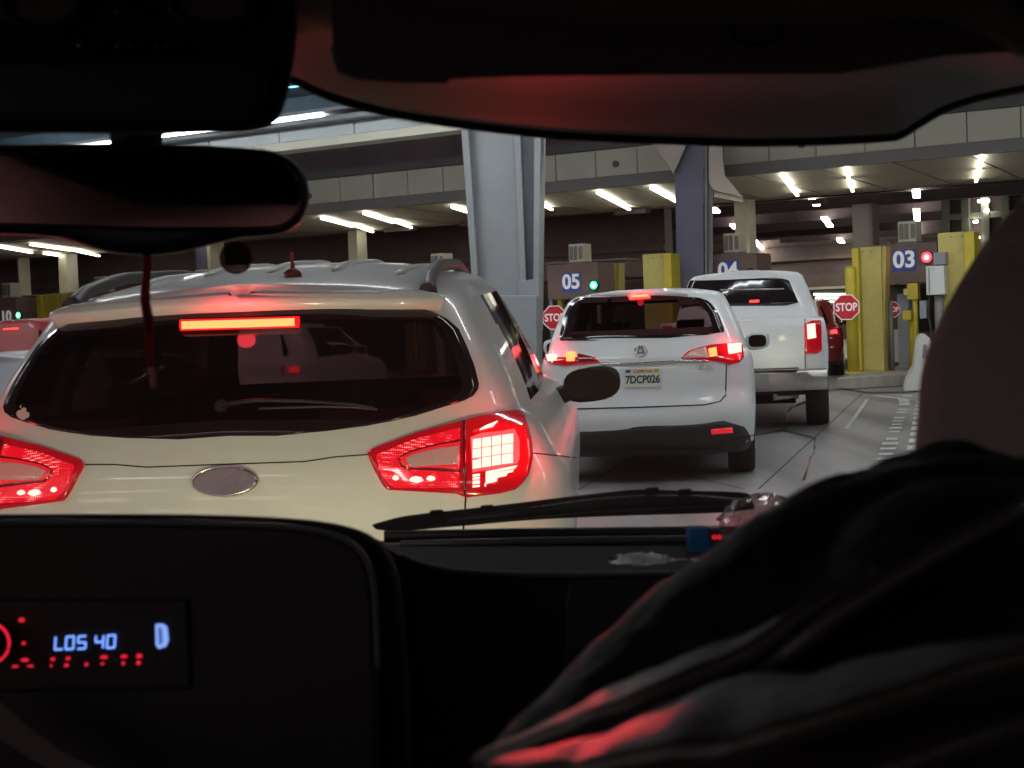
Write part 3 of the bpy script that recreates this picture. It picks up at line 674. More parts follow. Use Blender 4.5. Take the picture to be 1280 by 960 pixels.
# ================================================================ CARS
def carframe(pos, heading): 
    h = rad(heading); return Matrix(((math.cos(h), math.sin(h), 0, pos[0]), (-math.sin(h), math.cos(h), 0, pos[1]), (0, 0, 1, 0), (0, 0, 0, 1)))
class Body:
    """stack of plan contours from sill to roof edge plus a crowned roof; local x right, y forward, z up"""
    def __init__(s, fm, levels, zb, zroof, crown, nr=26, ns=34, nf=14, nexp=2.7, cap=10):
        s.fm = fm; s.levels = levels; s.m = nr + ns + nf; m = s.m
        s.verts = []; s.faces = []; s.meta = []
        rings = []
        for L in levels:
            ring = []
            Wd, Y0, Y1, Lr, Lf = L['W'], L['Y0'], L['Y1'], L.get('Lr', .4), L.get('Lf', .6)
            e = 2.0 / L.get('n', nexp)
            pts = []
            for i in range(nr):
                t = (i / nr) ** .9 * math.pi / 2; pts.append((Wd * math.sin(t) ** e, Y0 + Lr * (1 - math.cos(t) ** e)))
            for i in range(ns): pts.append((Wd, Y0 + Lr + (Y1 - Lf - Y0 - Lr) * i / (ns - 1)))
            for i in range(1, nf + 1):
                t = (1 - i / nf) * math.pi / 2; pts.append((Wd * math.sin(t) ** e, Y1 - Lf * (1 - math.cos(t) ** e)))
            taper = L.get('tap', 0)
            for x, y in pts:
                u = (y - Y0) / (Y1 - Y0); x2 = x * (1 - taper * max(0, u - .5) * 2) * (1 - L.get('tapr', 0) * max(0, .4 - u) / .4)
                z = L['z'] if 'z' in L else zb + L['f'] * (zroof(y) - zb)
                ring.append(Vector((x2, y, z)))
            rings.append(ring)
        s.rings = rings
        def addv(v): s.verts.append(v); return len(s.verts) - 1
        R = []; Lx = []
        for ring in rings:
            r = [addv(v) for v in ring]; l = [r[0]] + [addv(Vector((-v.x, v.y, v.z))) for v in ring[1:-1]] + [r[-1]]
            R.append(r); Lx.append(l)
        n = len(rings[0])
        for k in range(len(rings) - 1):
            for i in range(n - 1):
                s.faces.append((R[k][i], R[k][i + 1], R[k + 1][i + 1], R[k + 1][i])); s.meta.append((k, i, 1))
                s.faces.append((Lx[k][i + 1], Lx[k][i], Lx[k + 1][i], Lx[k + 1][i + 1])); s.meta.append((k, i, -1))
        grid = []
        for i in range(1, n - 1):
            a = rings[-1][i]; row = [R[-1][i]]
            for c in range(1, cap):
                u = 1 - 2 * c / cap; row.append(addv(Vector((a.x * u, a.y, a.z + crown(a.y) * (1 - abs(u) ** 2.6)))))
            row.append(Lx[-1][i]); grid.append(row)
        for i in range(len(grid) - 1):
            for c in range(cap): s.faces.append((grid[i][c], grid[i + 1][c], grid[i + 1][c + 1], grid[i][c + 1])); s.meta.append((99, i, 0))
        for c in range(cap):
            s.faces.append((R[-1][0], grid[0][c], grid[0][c + 1])); s.meta.append((99, -1, 0))
            s.faces.append((R[-1][-1], grid[-1][c + 1], grid[-1][c])); s.meta.append((99, 999, 0))
        s.world = [fm @ v for v in s.verts]
        s.bvh = BVHTree.FromPolygons([tuple(v) for v in s.world], s.faces)
        s.inv = fm.inverted()
    def hit(s, px, py):
        r = ray(px, py).normalized(); loc, nrm, i, d = s.bvh.ray_cast(CP, r)
        if loc is None: return None
        if nrm.dot(r) > 0: nrm = -nrm
        return loc, nrm
    def cen(s, f): return sum((s.verts[i] for i in f), Vector()) / len(f)
    def panes(s, name, m, parent, keep):
        for sd in (1, -1):
            idx = sorted({me[1] for f, me in zip(s.faces, s.meta) if me[2] == sd and keep(f, me)}); runs = []
            for i in idx:
                if runs and i == runs[-1][-1] + 1: runs[-1].append(i)
                else: runs.append([i])
            for r in runs:
                rs = set(r); s.part(name, m, parent, lambda f, me: me[2] == sd and me[1] in rs and keep(f, me))
    def part(s, name, m, parent, keep, smooth=True):
        used = {}; vs = []; fs = []
        for f, me in zip(s.faces, s.meta):
            if not keep(f, me): continue
            g_ = []
            for i in f:
                if i not in used: used[i] = len(vs); vs.append(s.world[i])
                g_.append(used[i])
            fs.append(g_)
        mb = MB(); mb.v = vs; mb.f = fs; mb.sm = [smooth] * len(fs)
        return mb.build(name, m, parent, merge=True)
def inpoly(p, poly):
    x, y = p; c = False; n = len(poly)
    for i in range(n):
        x0, y0 = poly[i]; x1, y1 = poly[(i + 1) % n]
        if (y0 > y) != (y1 > y) and x < (x1 - x0) * (y - y0) / (y1 - y0) + x0: c = not c
    return c
def rows_of(poly, R):
    ys = [p[1] for p in poly]; y0, y1 = min(ys), max(ys); out = []
    for r in range(R + 1):
        y = y0 + (y1 - y0) * (r / R); y = min(max(y, y0 + .02), y1 - .02); xs = []
        for i in range(len(poly)):
            (xa, ya), (xb, yb) = poly[i], poly[(i + 1) % len(poly)]
            if (ya > y) != (yb > y): xs.append(xa + (xb - xa) * (y - ya) / (yb - ya))
        if len(xs) >= 2: out.append((y, min(xs), max(xs)))
    return out
def patch_grid(body, poly, R, C, off, center=False):
    g_ = []
    if len(poly) == 4 and not center:      # a four-sided panel keeps its own slant
        for r in range(R + 1):
            row = []
            for c in range(C + 1):
                u, v = c / C, r / R
                x = (poly[0][0] * (1 - u) + poly[1][0] * u) * (1 - v) + (poly[3][0] * (1 - u) + poly[2][0] * u) * v
                y = (poly[0][1] * (1 - u) + poly[1][1] * u) * (1 - v) + (poly[3][1] * (1 - u) + poly[2][1] * u) * v
                h = body.hit(x, y)
                if h is None: row.append(None); continue
                row.append((body.inv @ (h[0] + h[1] * off), body.inv @ (h[0] - h[1] * .004)))
            if all(v_ is not None for v_ in row): g_.append(row)
        return g_
    for y, xa, xb in rows_of(poly, R):
        row = []
        if center:                         # start each row exactly on the car's centre line
            lo, hi = xa - 90, xa + 140
            for _ in range(24):
                md = (lo + hi) / 2; h = body.hit(md, y)
                if h is not None and (body.inv @ h[0]).x < 0: lo = md
                else: hi = md
            xa = hi
        for c in range(C + 1):
            x = xa + (xb - xa) * c / C; h = body.hit(x, y); k = 0
            while h is None and k < 40: x -= 1.0; h = body.hit(x, y); k += 1
            if h is None: row.append(None); continue
            loc, nr = h; q = body.inv @ (loc + nr * off); b = body.inv @ (loc - nr * .004)
            if center and c == 0: q.x = 0; b.x = 0
            row.append((q, b))
        if all(v is not None for v in row): g_.append(row)
    return g_
def patch(name, body, poly, m, parent, off=.006, R=10, C=12, sides=(1,), center=False, sel=None, skirt=True, label=None):
    """a panel traced on the body's surface, lifted off it, with a rim; sides: 1 as traced, -1 mirrored to the other side of the car"""
    g_ = patch_grid(body, poly, R, C, off, center); objs = []
    groups = [sides] if center else [(sd,) for sd in sides]
    for grp in groups:
        mb = MB()
        for sd in grp:
            def wv(q): return body.fm @ Vector((q.x * sd, q.y, q.z))
            nr, nc = len(g_), len(g_[0]); o = len(mb.v)
            mb.v += [wv(q[0]) for row in g_ for q in row]; ob = len(mb.v); mb.v += [wv(q[1]) for row in g_ for q in row]
            def F(a): mb.f.append(a if sd > 0 else a[::-1]); mb.sm.append(True)
            for r in range(nr - 1):
                for c in range(nc - 1):
                    if sel and not sel(r, c, nr - 1, nc - 1): continue
                    F([o + r * nc + c, o + (r + 1) * nc + c, o + (r + 1) * nc + c + 1, o + r * nc + c + 1])
            if skirt:
                bd = [(0, c) for c in range(nc)] + [(r, nc - 1) for r in range(1, nr)] + [(nr - 1, c) for c in range(nc - 2, -1, -1)]
                if not center: bd += [(r, 0) for r in range(nr - 2, -1, -1)]
                for (ra, ca), (rb, cb) in zip(bd, bd[1:]):
                    F([o + ra * nc + ca, o + rb * nc + cb, ob + rb * nc + cb, ob + ra * nc + ca])
        ob_ = mb.build(name, m, parent, merge=True)
        if label: ob_['label'] = label
        objs.append(ob_)
    return objs
def line_on(name, body, pts, m, parent, w=.004, off=.002, sides=(1,), n=40):
    """a thin groove or moulding following the body along traced points"""
    out = []
    P = []
    for (xa, ya), (xb, yb) in zip(pts, pts[1:]):
        k = max(2, int(math.hypot(xb - xa, yb - ya) / 6))
        for i in range(k): P.append((xa + (xb - xa) * i / k, ya + (yb - ya) * i / k))
    P.append(pts[-1]); Q = []
    for x, y in P:
        h = body.hit(x, y)
        if h: Q.append(body.inv @ (h[0] + h[1] * off))
    for sd in sides:
        mb = MB(); mb.tube([body.fm @ Vector((q.x * sd, q.y, q.z)) for q in Q], w, 6); out.append(mb.build(name, m, parent))
    return out
def wheel(parent, fm, x, y, r=.36, w=.24, name='wheel'):
    c = fm @ Vector((x, y, r)); ax = (fm.to_3x3() @ Vector((1, 0, 0))).normalized(); sg = 1 if x > 0 else -1
    fwd = (fm.to_3x3() @ Vector((0, 1, 0)))
    mb = MB(); pts = []; 
    prof = [(-w / 2, r * .7), (-w / 2, r * .93), (-w * .42, r * .985), (-w * .2, r), (w * .2, r), (w * .42, r * .985), (w / 2, r * .93), (w / 2, r * .7)]
    k = 28; vs = []
    for px_, pr in prof:
        for j in range(k):
            t = 2 * math.pi * j / k; vs.append(c + ax * px_ + (fwd * math.cos(t) + ZV * math.sin(t)) * pr)
    fs = [(i * k + j, i * k + (j + 1) % k, (i + 1) * k + (j + 1) % k, (i + 1) * k + j) for i in range(len(prof) - 1) for j in range(k)]
    mb.add(vs, fs, True); wo = mb.build(name, M['rubber'], parent)
    rm = MB(); rm.disc(c + ax * sg * (w * .42), ax * sg, r * .70, .10, 24, up=ZV)
    for j in range(5):
        t = 2 * math.pi * j / 5; d = fwd * math.cos(t) + ZV * math.sin(t); q = c + ax * sg * (w * .44)
        bar(rm, q + d * .05, q + d * r * .66, .05, .02)
    rm.build('rim', M['alloy'], wo)
    return wo
def hsl(x, y, a, b): return x
def seats(parent, fm, rows, xs, z=.62, top=1.22, name='seat'):
    for y in rows:
        for x in xs:
            mb = MB()
            mx = fm.to_3x3()
            mb.box(fm @ Vector((x, y, (z + top) / 2)), (.46, .16, top - z), mx)
            mb.box(fm @ Vector((x, y + .3, z - .05)), (.48, .55, .18), mx)
            mb.box(fm @ Vector((x, y + .02, top + .12)), (.25, .09, .17), mx)
            for dx in (-.06, .06): mb.tube([fm @ Vector((x + dx, y, top - .02)), fm @ Vector((x + dx, y, top + .06))], .008, 6)
            mb.build(name, M['seat'], parent, bevel=.03)

def smooth(a, b, t):
    t = min(1, max(0, (t - a) / (b - a))); return t * t * (3 - 2 * t)
def lerp_tab(tab, y):
    if y <= tab[0][0]: return tab[0][1]
    for (a, va), (b, vb) in zip(tab, tab[1:]):
        if y <= b: t = (y - a) / (b - a); return va + (vb - va) * t
    return tab[-1][1]

# ---------------------------------------------------------------- near white car
near_p = W(279, 602, 4.2); NFm = carframe((near_p.x, near_p.y - .02), 3.0)
zrt = [(.2, 1.535), (.4, 1.545), (1.0, 1.60), (1.8, 1.635), (2.6, 1.60), (3.0, 1.56)]
zr = lambda y: lerp_tab(zrt, y)
lv = [dict(z=.24, W=.80, Y0=.10, Y1=4.45, Lr=.35), dict(z=.36, W=.90, Y0=.03, Y1=4.6, Lr=.38), dict(z=.55, W=.93, Y0=-.02, Y1=4.66, Lr=.42), dict(z=.74, W=.945, Y0=-.03, Y1=4.66, Lr=.45),
      dict(z=.82, W=.945, Y0=.0, Y1=4.6, Lr=.45), dict(z=.90, W=.943, Y0=.012, Y1=4.5, Lr=.45), dict(z=.98, W=.935, Y0=.02, Y1=4.3, Lr=.46), dict(z=1.04, W=.92, Y0=.035, Y1=4.0, Lr=.47, Lf=.7),
      dict(z=1.09, W=.895, Y0=.06, Y1=3.75, Lr=.48, Lf=.5), dict(z=1.13, W=.873, Y0=.085, Y1=3.6, Lr=.48, Lf=.4)]
for f in [.08, .18, .3, .42, .54, .66, .78, .88, .95, 1.0]:
    ww = .868 - .20 * f ** 1.35 - (.035 if f > .97 else .012 if f > .9 else 0)
    y0 = .085 + .29 * f - .02 * math.sin(math.pi * f)
    lv.append(dict(f=f, W=ww, Y0=y0, Y1=3.58 - .62 * f, Lr=.48 - .04 * f, Lf=.35, tap=.04, tapr=.03))
for L_ in lv:
    L_['Lr'] *= .86; L_['n'] = 3.5; L_['W'] *= 1.075 if L_.get('z', 2) < 1.0 else 1.05 if 'z' in L_ else 1.02
NB_ = Body(NFm, lv, 1.13, zr, lambda y: .05 + .03 * smooth(.2, 1.4, y), nr=44, ns=40, nf=14, cap=16)
na = thing('car', NFm.translation, 'white hatchback-style family car directly ahead with lit brake lights', 'car', 'vehicles queuing for the booths', NFm)
# rear window traced on its right half
RW = [(300, 382), (400, 383), (470, 383.5), (527, 388), (553, 397), (572, 413), (583, 437), (592, 460), (597.5, 483), (595, 493), (580, 501), (512, 522), (450, 534), (400, 540), (345, 545), (325, 544), (277, 544)]
def in_rw(v, shrink=7):
    q = NFm @ Vector((abs(v.x), v.y, v.z)); x, y = PX(q); 
    cx, cy = 420, 465
    return inpoly((cx + (x - cx) * 1.05 if x > 400 else x, cy + (y - cy) * 1.12), RW)
nlev = len(lv)
kb0 = 10
def near_kind(f, me):
    k, i, sd = me; c = NB_.cen(f)
    if k == 99: return 'body'
    if c.y < .75 and k >= 8 and all(in_rw(NB_.verts[j]) for j in f): return 'hole'
    if k >= 10 and k <= 16 and c.y > .95 and c.y < 3.15 - .05 * (k - 10) and 44 + 2 < i:
        if 1.05 < c.y < 1.2 or 2.05 < c.y < 2.18: return 'pillar'
        if i >= 44 + 40 - 2: return 'body'
        return 'side'
    if 10 <= k <= 17 and i > 44 + 40 + 3: return 'wind'
    return 'body'
NK = [near_kind(f, me) for f, me in zip(NB_.faces, NB_.meta)]
kmap = dict(zip(map(id, NB_.faces), NK))
bodyo = NB_.part('body', M['paint_near'], na, lambda f, me: kmap[id(f)] == 'body')
NB_.panes('door_pillar', M['blackg'], na, lambda f, me: kmap[id(f)] == 'pillar')
NB_.panes('side_window', M['side_tint'], na, lambda f, me: kmap[id(f)] == 'side')
NB_.part('windscreen', M['clear'], na, lambda f, me: kmap[id(f)] == 'wind')
border = lambda r, c, nr, nc: r < 3 or r >= nr - 3 or c >= nc - 2
rw = patch('rear_window', NB_, RW, M['tint'], na, .008, 26, 30, (1, -1), True, sel=lambda *a: not border(*a), skirt=False)[0]
patch('window_border', NB_, RW, M['frit'], rw, .0085, 26, 30, (1, -1), True, sel=border)
# spoiler lip over the glass
SPL = [(300, 371), (420, 371), (500, 372), (540, 379), (556, 387), (550, 389), (530, 386), (500, 383), (420, 381.5), (300, 381)]
patch('spoiler', NB_, SPL, M['paint_near'], na, .045, 4, 30, (1, -1), True)
# high brake light under the spoiler
hb = []
def bar_on(pts, off, body=NB_):
    return [body.hit(x, y)[0] + body.hit(x, y)[1] * off for x, y in pts]
hp = bar_on([(228 + i * 147 / 12, 411.5 - i * 4 / 12) for i in range(13)], .02)
hbr = MB().tube(hp, .0185, 10, flat=1.0).build('brake_light_bar', M['lamp_glow'], na)
for i in range(24):
    t = (i + .5) / 24; x = 231 + t * 140; y = 411.2 - t * 4; h = NB_.hit(x, y)
    MB().box(h[0] + h[1] * .02 + NFm.to_3x3() @ Vector((0, -.0165, -.001)), (.0144, .006, .024), NFm.to_3x3()).build('led', M['lamp_orange'], hbr)
# seams, emblem
line_on('tailgate_seam', NB_, [(277, 580.5), (380, 577), (420, 571), (462, 568)], M['seam'], na, .0022, .0, (1, -1))
line_on('tailgate_gap', NB_, [(582, 622), (581, 645), (578, 672)], M['seam'], na, .003, .0, (1, -1))
line_on('body_crease', NB_, [(664, 566), (700, 570), (736, 574)], M['seam'], na, .0025, .0, (1, -1))
ec, en = NB_.hit(281.5, 602); rt = NFm.to_3x3() @ Vector((1, 0, 0))
em = MB().disc(ec + en * .012, en, .098, .018, 36, ry=.0445).build('badge', M['badge'], na, bevel=.006, seg=3)
ring = [ec + en * .014 + (rt * math.cos(t) * .094 + (en.cross(rt)).normalized() * math.sin(t) * .0415) for t in [2 * math.pi * j / 40 for j in range(41)]]
MB().tube(ring, .0035, 8, cap=False).build('badge_rim', M['chrome'], em)
# tail lights
TL = [(460, 568), (466, 563), (521, 543), (580, 528.5), (623, 517.5), (643, 514), (653, 521), (661, 551), (663.5, 571), (659, 596), (643, 612), (615, 619), (582, 622), (570, 617), (554, 614), (491, 615.5), (480.6, 610), (472.5, 596), (462, 575)]
tls = patch('tail_light', NB_, TL, M['lens_red'], na, .014, 22, 36, (1, -1))
TIN = [(470, 571), (522, 551), (574, 538), (574, 610), (556, 608), (494, 610), (484, 604), (476, 592)]
def lens_dots():
    m, t, b = nodes('dotted_red_lens')
    b.inputs['Base Color'].default_value = (.5, .004, .01, 1); b.inputs['Roughness'].default_value = .12; b.inputs['Coat Weight'].default_value = 1
    tc = t.nodes.new('ShaderNodeTexCoord'); vo = t.nodes.new('ShaderNodeTexVoronoi'); vo.inputs['Scale'].default_value = 155; vo.inputs['Randomness'].default_value = .15
    nz = t.nodes.new('ShaderNodeTexNoise'); nz.inputs['Scale'].default_value = 13
    t.links.new(tc.outputs['Object'], vo.inputs[0]); t.links.new(tc.outputs['Object'], nz.inputs[0])
    mr = t.nodes.new('ShaderNodeMapRange'); mr.inputs[1].default_value = .22; mr.inputs[2].default_value = .42; mr.inputs[3].default_value = 1; mr.inputs[4].default_value = 0
    m2 = t.nodes.new('ShaderNodeMapRange'); m2.inputs[1].default_value = .45; m2.inputs[2].default_value = .62
    mu = t.nodes.new('ShaderNodeMath'); mu.operation = 'MULTIPLY'
    t.links.new(vo.outputs['Distance'], mr.inputs[0]); t.links.new(nz.outputs[0], m2.inputs[0]); t.links.new(mr.outputs[0], mu.inputs[0]); t.links.new(m2.outputs[0], mu.inputs[1])
    rp = t.nodes.new('ShaderNodeMix'); rp.data_type = 'RGBA'; rp.inputs[6].default_value = (.62, .004, .014, 1); rp.inputs[7].default_value = (2.6, .7, .65, 1)
    t.links.new(mu.outputs[0], rp.inputs[0]); t.links.new(rp.outputs[2], b.inputs['Emission Color']); b.inputs['Emission Strength'].default_value = 1.0
    bp = t.nodes.new('ShaderNodeBump'); bp.inputs['Strength'].default_value = .4; bp.inputs['Distance'].default_value = .003
    t.links.new(vo.outputs['Distance'], bp.inputs['Height']); t.links.new(bp.outputs[0], b.inputs['Normal']); return m
M['dots'] = lens_dots()
def both(fn, *a, **k):
    o = fn(*a, **k); return o
def lpatch(name, poly, m, off, R=3, C=4):
    a = patch(name, NB_, poly, m, tls[0], off, R, C, (1,)); b = patch(name, NB_, poly, m, tls[1], off, R, C, (-1,)); return a + b
lpatch('inner_lens', TIN, M['dots'], .017, 18, 26)
lpatch('lens_frame', [(497, 575), (513, 566), (548, 557.5), (575, 553), (575, 592), (545, 590), (512, 591), (501, 584)], M['lens_dark'], .020, 10, 12)
lpatch('lens_frame_edge', [(499.5, 575.5), (514, 568), (548, 559.5), (574, 555.5), (574, 589), (545, 587.5), (513, 588.5), (503, 583)], M['refl_red'], .0205, 10, 12)
lpatch('reverse_lens', [(507, 576), (517, 571), (548, 564), (573, 561), (573, 583), (545, 584), (516, 585), (509, 581)], M['lens_clear'], .022, 8, 14)
lpatch('lens_divider', [(577, 531), (581, 530), (582, 620), (579, 619)], M['lens_dark'], .020, 8, 2)
lpatch('lamp_backing', [(587, 548), (600, 545), (640, 540), (646, 552), (647, 575), (644, 582), (620, 588), (590, 592)], M['lamp_red'], .0165, 10, 10)
cellx = [589, 600.5, 612.5, 624.5, 635]
for r in range(3):
    for c in range(4):
        x0, x1 = cellx[c] + .7, cellx[c + 1] - .8 + (4 if c == 3 else 0); y0 = 553.5 + r * 12 - (x0 - 589) * .15; y1 = y0 + 10.6
        lpatch('lamp_cell', [(x0, y0), (x1, y0 - 1.4), (x1 + .3, y1 - 1.4), (x0, y1)], M['lamp_hot'], .0195, 2, 2)
for r in range(5):
    y0 = 594 + r * 3.6; w0 = 644 - r * r * 1.9 - r * 2
    lpatch('lamp_rib', [(606, y0 - 2.6), (w0, y0 - 9.5 + r * 1.2), (w0 - 1.5, y0 - 6.6 + r * 1.2), (606, y0 + .4)], M['lamp_hot'], .019, 2, 6)
for r in range(4): lpatch('lamp_rib', [(590, 595 + r * 4), (598.5, 594 + r * 4), (598.5, 596.6 + r * 4), (590, 597.6 + r * 4)], M['lamp_hot'], .019, 1, 2)
lpatch('lamp_rib', [(590, 541), (621, 531), (618, 534.5), (590, 543.5)], M['refl_red'], .019, 2, 5)
lpatch('lamp_reflection', [(596, 539), (620, 532.5), (625, 533.2), (612, 537.5), (598, 541)], M['lamp_hot'], .021, 2, 5)  # reflections in the lens, put in as glowing patches
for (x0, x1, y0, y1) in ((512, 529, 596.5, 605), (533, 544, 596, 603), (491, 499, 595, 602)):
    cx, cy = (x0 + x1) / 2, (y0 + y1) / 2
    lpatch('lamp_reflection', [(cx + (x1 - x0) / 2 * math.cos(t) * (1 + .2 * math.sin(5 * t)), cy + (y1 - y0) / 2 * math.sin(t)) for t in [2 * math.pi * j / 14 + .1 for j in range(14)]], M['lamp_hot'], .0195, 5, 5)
# rails on the roof
def rail(sd):
    P = [(.575, .44, .0), (.57, .56, .042), (.565, .85, .06), (.56, 1.6, .06), (.55, 2.3, .045), (.545, 2.6, .0)]
    pts = []; rs = []
    for j in range(len(P) - 1):
        for q in range(5):
            t = q / 5; a, b = P[j], P[j + 1]
            x, y, h = [a[i] + (b[i] - a[i]) * t for i in range(3)]; pts.append(NFm @ Vector((x * sd, y, zr(y) - .005 + h))); rs.append(.021 + (.010 if j == 0 else 0) * (1 - t))
    o = MB().tube(pts, rs, 10, flat=1.1).build('roof_rail', M['black' if sd > 0 else 'blackg'], na)
    return o
M['railm'] = mat('grey_rail', (.06, .045, .045), .45)
for sd in (1, -1):
    o = rail(sd); o.data.materials.clear(); o.data.materials.append(M['railm'])
# pressed ribs in the roof
for x in (-.44, -.22, .0, .22, .44):
    pts = [NFm @ Vector((x, y, zr(y) + (.05 + .03 * smooth(.2, 1.4, y)) * (1 - abs(x / .63) ** 2.6) + .004)) for y in [.75 + .1 * j for j in range(19)]]
    MB().tube(pts, [.002] + [.022] * 17 + [.002], 8, flat=.45).build('roof_rib', M['paint_near'], na)
# aerial
ap = NFm @ Vector((.11, .62, zr(.62) + .055))
ae = MB(); ae.tube([ap, ap + Vector((0, .0, .012)), ap + Vector((0, .01, .024)), ap + Vector((0, .012, .034))], [.034, .030, .016, .009], 14)
M['aerialm'] = mat('red_lit_aerial', (.22, .02, .02), .5)  # the red light on the aerial is put into its colour
aer = ae.build('aerial_base', M['aerialm'], na)
MB().tube([ap + Vector((0, .012, .03)), ap + Vector((-.004, .02, .085))], [.007, .005], 8).build('aerial_rod', M['aerialm'], aer)
# door mirrors
def dmirror(parent, fm, x, y, z, m, w=.25, h=.15, rim=.9):
    for sd in (1, -1):
        mb = MB(); c = fm @ Vector((x * sd, y, z))
        mx = fm.to_3x3()
        vs = []; n_ = 20
        for dy, sc_ in ((0, .94), (.02, 1.0), (.07, .95), (.12, .7), (.14, .3)):
            for j in range(n_):
                t = 2 * math.pi * j / n_; cx = abs(math.cos(t)) ** .7 * (1 if math.cos(t) > 0 else -1); cz = abs(math.sin(t)) ** .75 * (1 if math.sin(t) > 0 else -1)
                vs.append(c + mx @ Vector((cx * w / 2 * sc_ * sd, dy, cz * h / 2 * sc_ + cx * .012)))
        fs = [(i * n_ + j, i * n_ + (j + 1) % n_, (i + 1) * n_ + (j + 1) % n_, (i + 1) * n_ + j) for i in range(4) for j in range(n_)] + [list(range(4 * n_, 5 * n_)), list(range(n_ - 1, -1, -1))]
        mb.add(vs, fs, True)
        mo = mb.build('door_mirror', m, parent)
        g_ = MB(); g_.prism([c + mx @ Vector((abs(math.cos(t)) ** .6 * (1 if math.cos(t) > 0 else -1) * w / 2 * rim * .93 * sd, -.004, abs(math.sin(t)) ** .6 * (1 if math.sin(t) > 0 else -1) * h / 2 * rim * .9)) for t in [2 * math.pi * j / 28 + .05 for j in range(28)]], mx @ Vector((0, .01, 0)))
        g_.build('mirror_glass', M['mirror_dark'], mo)
        MB().tube([c + mx @ Vector((-.10 * sd, .05, -.03)), c + mx @ Vector((-.17 * sd, .06, -.06))], [.04, .045], 8).build('mirror_stalk', m, mo)
dmirror(na, NFm, 1.09, 2.62, 1.135, M['dkplastic'], .27, .165)
# black window lining on the right-hand quarter glass, as seen in the gap beside the tail
seats(na, NFm, (1.75, 2.75), (-.42, .42), .5, .93)
MB().box(NFm @ Vector((0, 1.2, .75)), (1.5, 1.9, .05), NFm.to_3x3()).build('load_floor', M['seat'], na)
for x, y in ((.8, .95), (-.8, .95), (.8, 3.6), (-.8, 3.6)): wheel(na, NFm, x, y)
# rear wiper lying on the glass
wpt = bar_on([(278, 510), (320, 504), (380, 505), (440, 509), (468, 513)], .018)
ww_ = MB().tube(wpt, [.012, .010, .008, .007, .004], 8, flat=.7).build('rear_wiper', M['black'], na)
MB().disc(wpt[0], NB_.hit(278, 510)[1], .02, .03, 14).build('wiper_pivot', M['black'], ww_)
MB().tube(bar_on([(325, 514), (400, 511.5), (440, 512), (472, 515)], .016), .004, 6).build('wiper_blade', M['railm'], ww_)
# apple shaped sticker with a bite, tilted, on the left of the rear glass
def sticker():
    ap_ = [(0, .62), (.25, .78), (.55, .72), (.78, .45), (.62, .2), (.60, -.1), (.85, -.38), (.6, -.8), (.3, -.95), (.05, -.85), (-.2, -.95), (-.5, -.8), (-.8, -.3), (-.85, .2), (-.65, .62), (-.3, .76)]
    leaf = [(.02, .82), (.08, 1.12), (.36, 1.34), (.34, 1.05)]
    c = (31, 519); an = rad(-28); so = None
    for poly, nm in ((ap_, 'sticker'), (leaf, 'sticker_leaf')):
        pts = []
        for a, b in poly:
            x = a * 9.0; y = -b * 8.2; xr = x * math.cos(an) - y * math.sin(an); yr_ = x * math.sin(an) + y * math.cos(an)
            h = NB_.hit(c[0] + xr, c[1] + yr_); pts.append(h[0] + h[1] * .0105)
        o = MB().prism(pts, NFm.to_3x3() @ Vector((0, .0015, 0))).build(nm, M['sticker'], na if so is None else so)
        so = so or o
sticker()

# ---------------------------------------------------------------- generic smaller cars
def suv(fm, name, label, paint, L=4.6, Wd=.92, zb=1.02, top=1.60, y_glass=.42, rake=.30, group='vehicles queuing for the booths', bulge=.0, nr=30, crown=.05, tumble=.24, sill=.30, Lr=.42, cat='car', wr=.36, mirror=None, wz=None):
    zt = [(.2, top - .035), (.5, top - .02), (1.2, top), (2.2, top - .02), (2.8, top - .06)]
    f_ = lambda y: lerp_tab(zt, y)
    lv = [dict(z=sill - .06, W=Wd * .90, Y0=.12, Y1=L - .2, Lr=Lr * .8), dict(z=sill + .03, W=Wd * .97, Y0=.04, Y1=L - .03, Lr=Lr * .9), dict(z=.52, W=Wd * .99, Y0=-.02, Y1=L, Lr=Lr), dict(z=.68, W=Wd, Y0=-.025, Y1=L, Lr=Lr), dict(z=.72, W=Wd, Y0=.02, Y1=L - .02, Lr=Lr),
          dict(z=.84, W=Wd, Y0=.03, Y1=L - .12, Lr=Lr), dict(z=zb - .08, W=Wd * .985, Y0=.04, Y1=L - .35, Lr=Lr), dict(z=zb - .03, W=Wd * .97, Y0=.055, Y1=L - .9, Lr=Lr, Lf=.6), dict(z=zb, W=Wd * .945, Y0=.08, Y1=L - 1.1, Lr=Lr, Lf=.4)]
    for f in [.06, .15, .28, .42, .56, .70, .82, .91, .965, 1.0]:
        lv.append(dict(f=f, W=Wd * .945 - tumble * f ** 1.5 - (.04 if f > .99 else .015 if f > .95 else 0), Y0=.08 + rake * f, Y1=L - 1.1 - .68 * f, Lr=Lr - .05 * f, Lf=.35, tapr=.02))
    B = Body(fm, lv, zb, f_, lambda y: crown, nr=nr, ns=30, nf=12, cap=12)
    t = thing(name, fm.translation, label, cat, group, fm)
    B.t = t; B.nr = nr
    return B, t
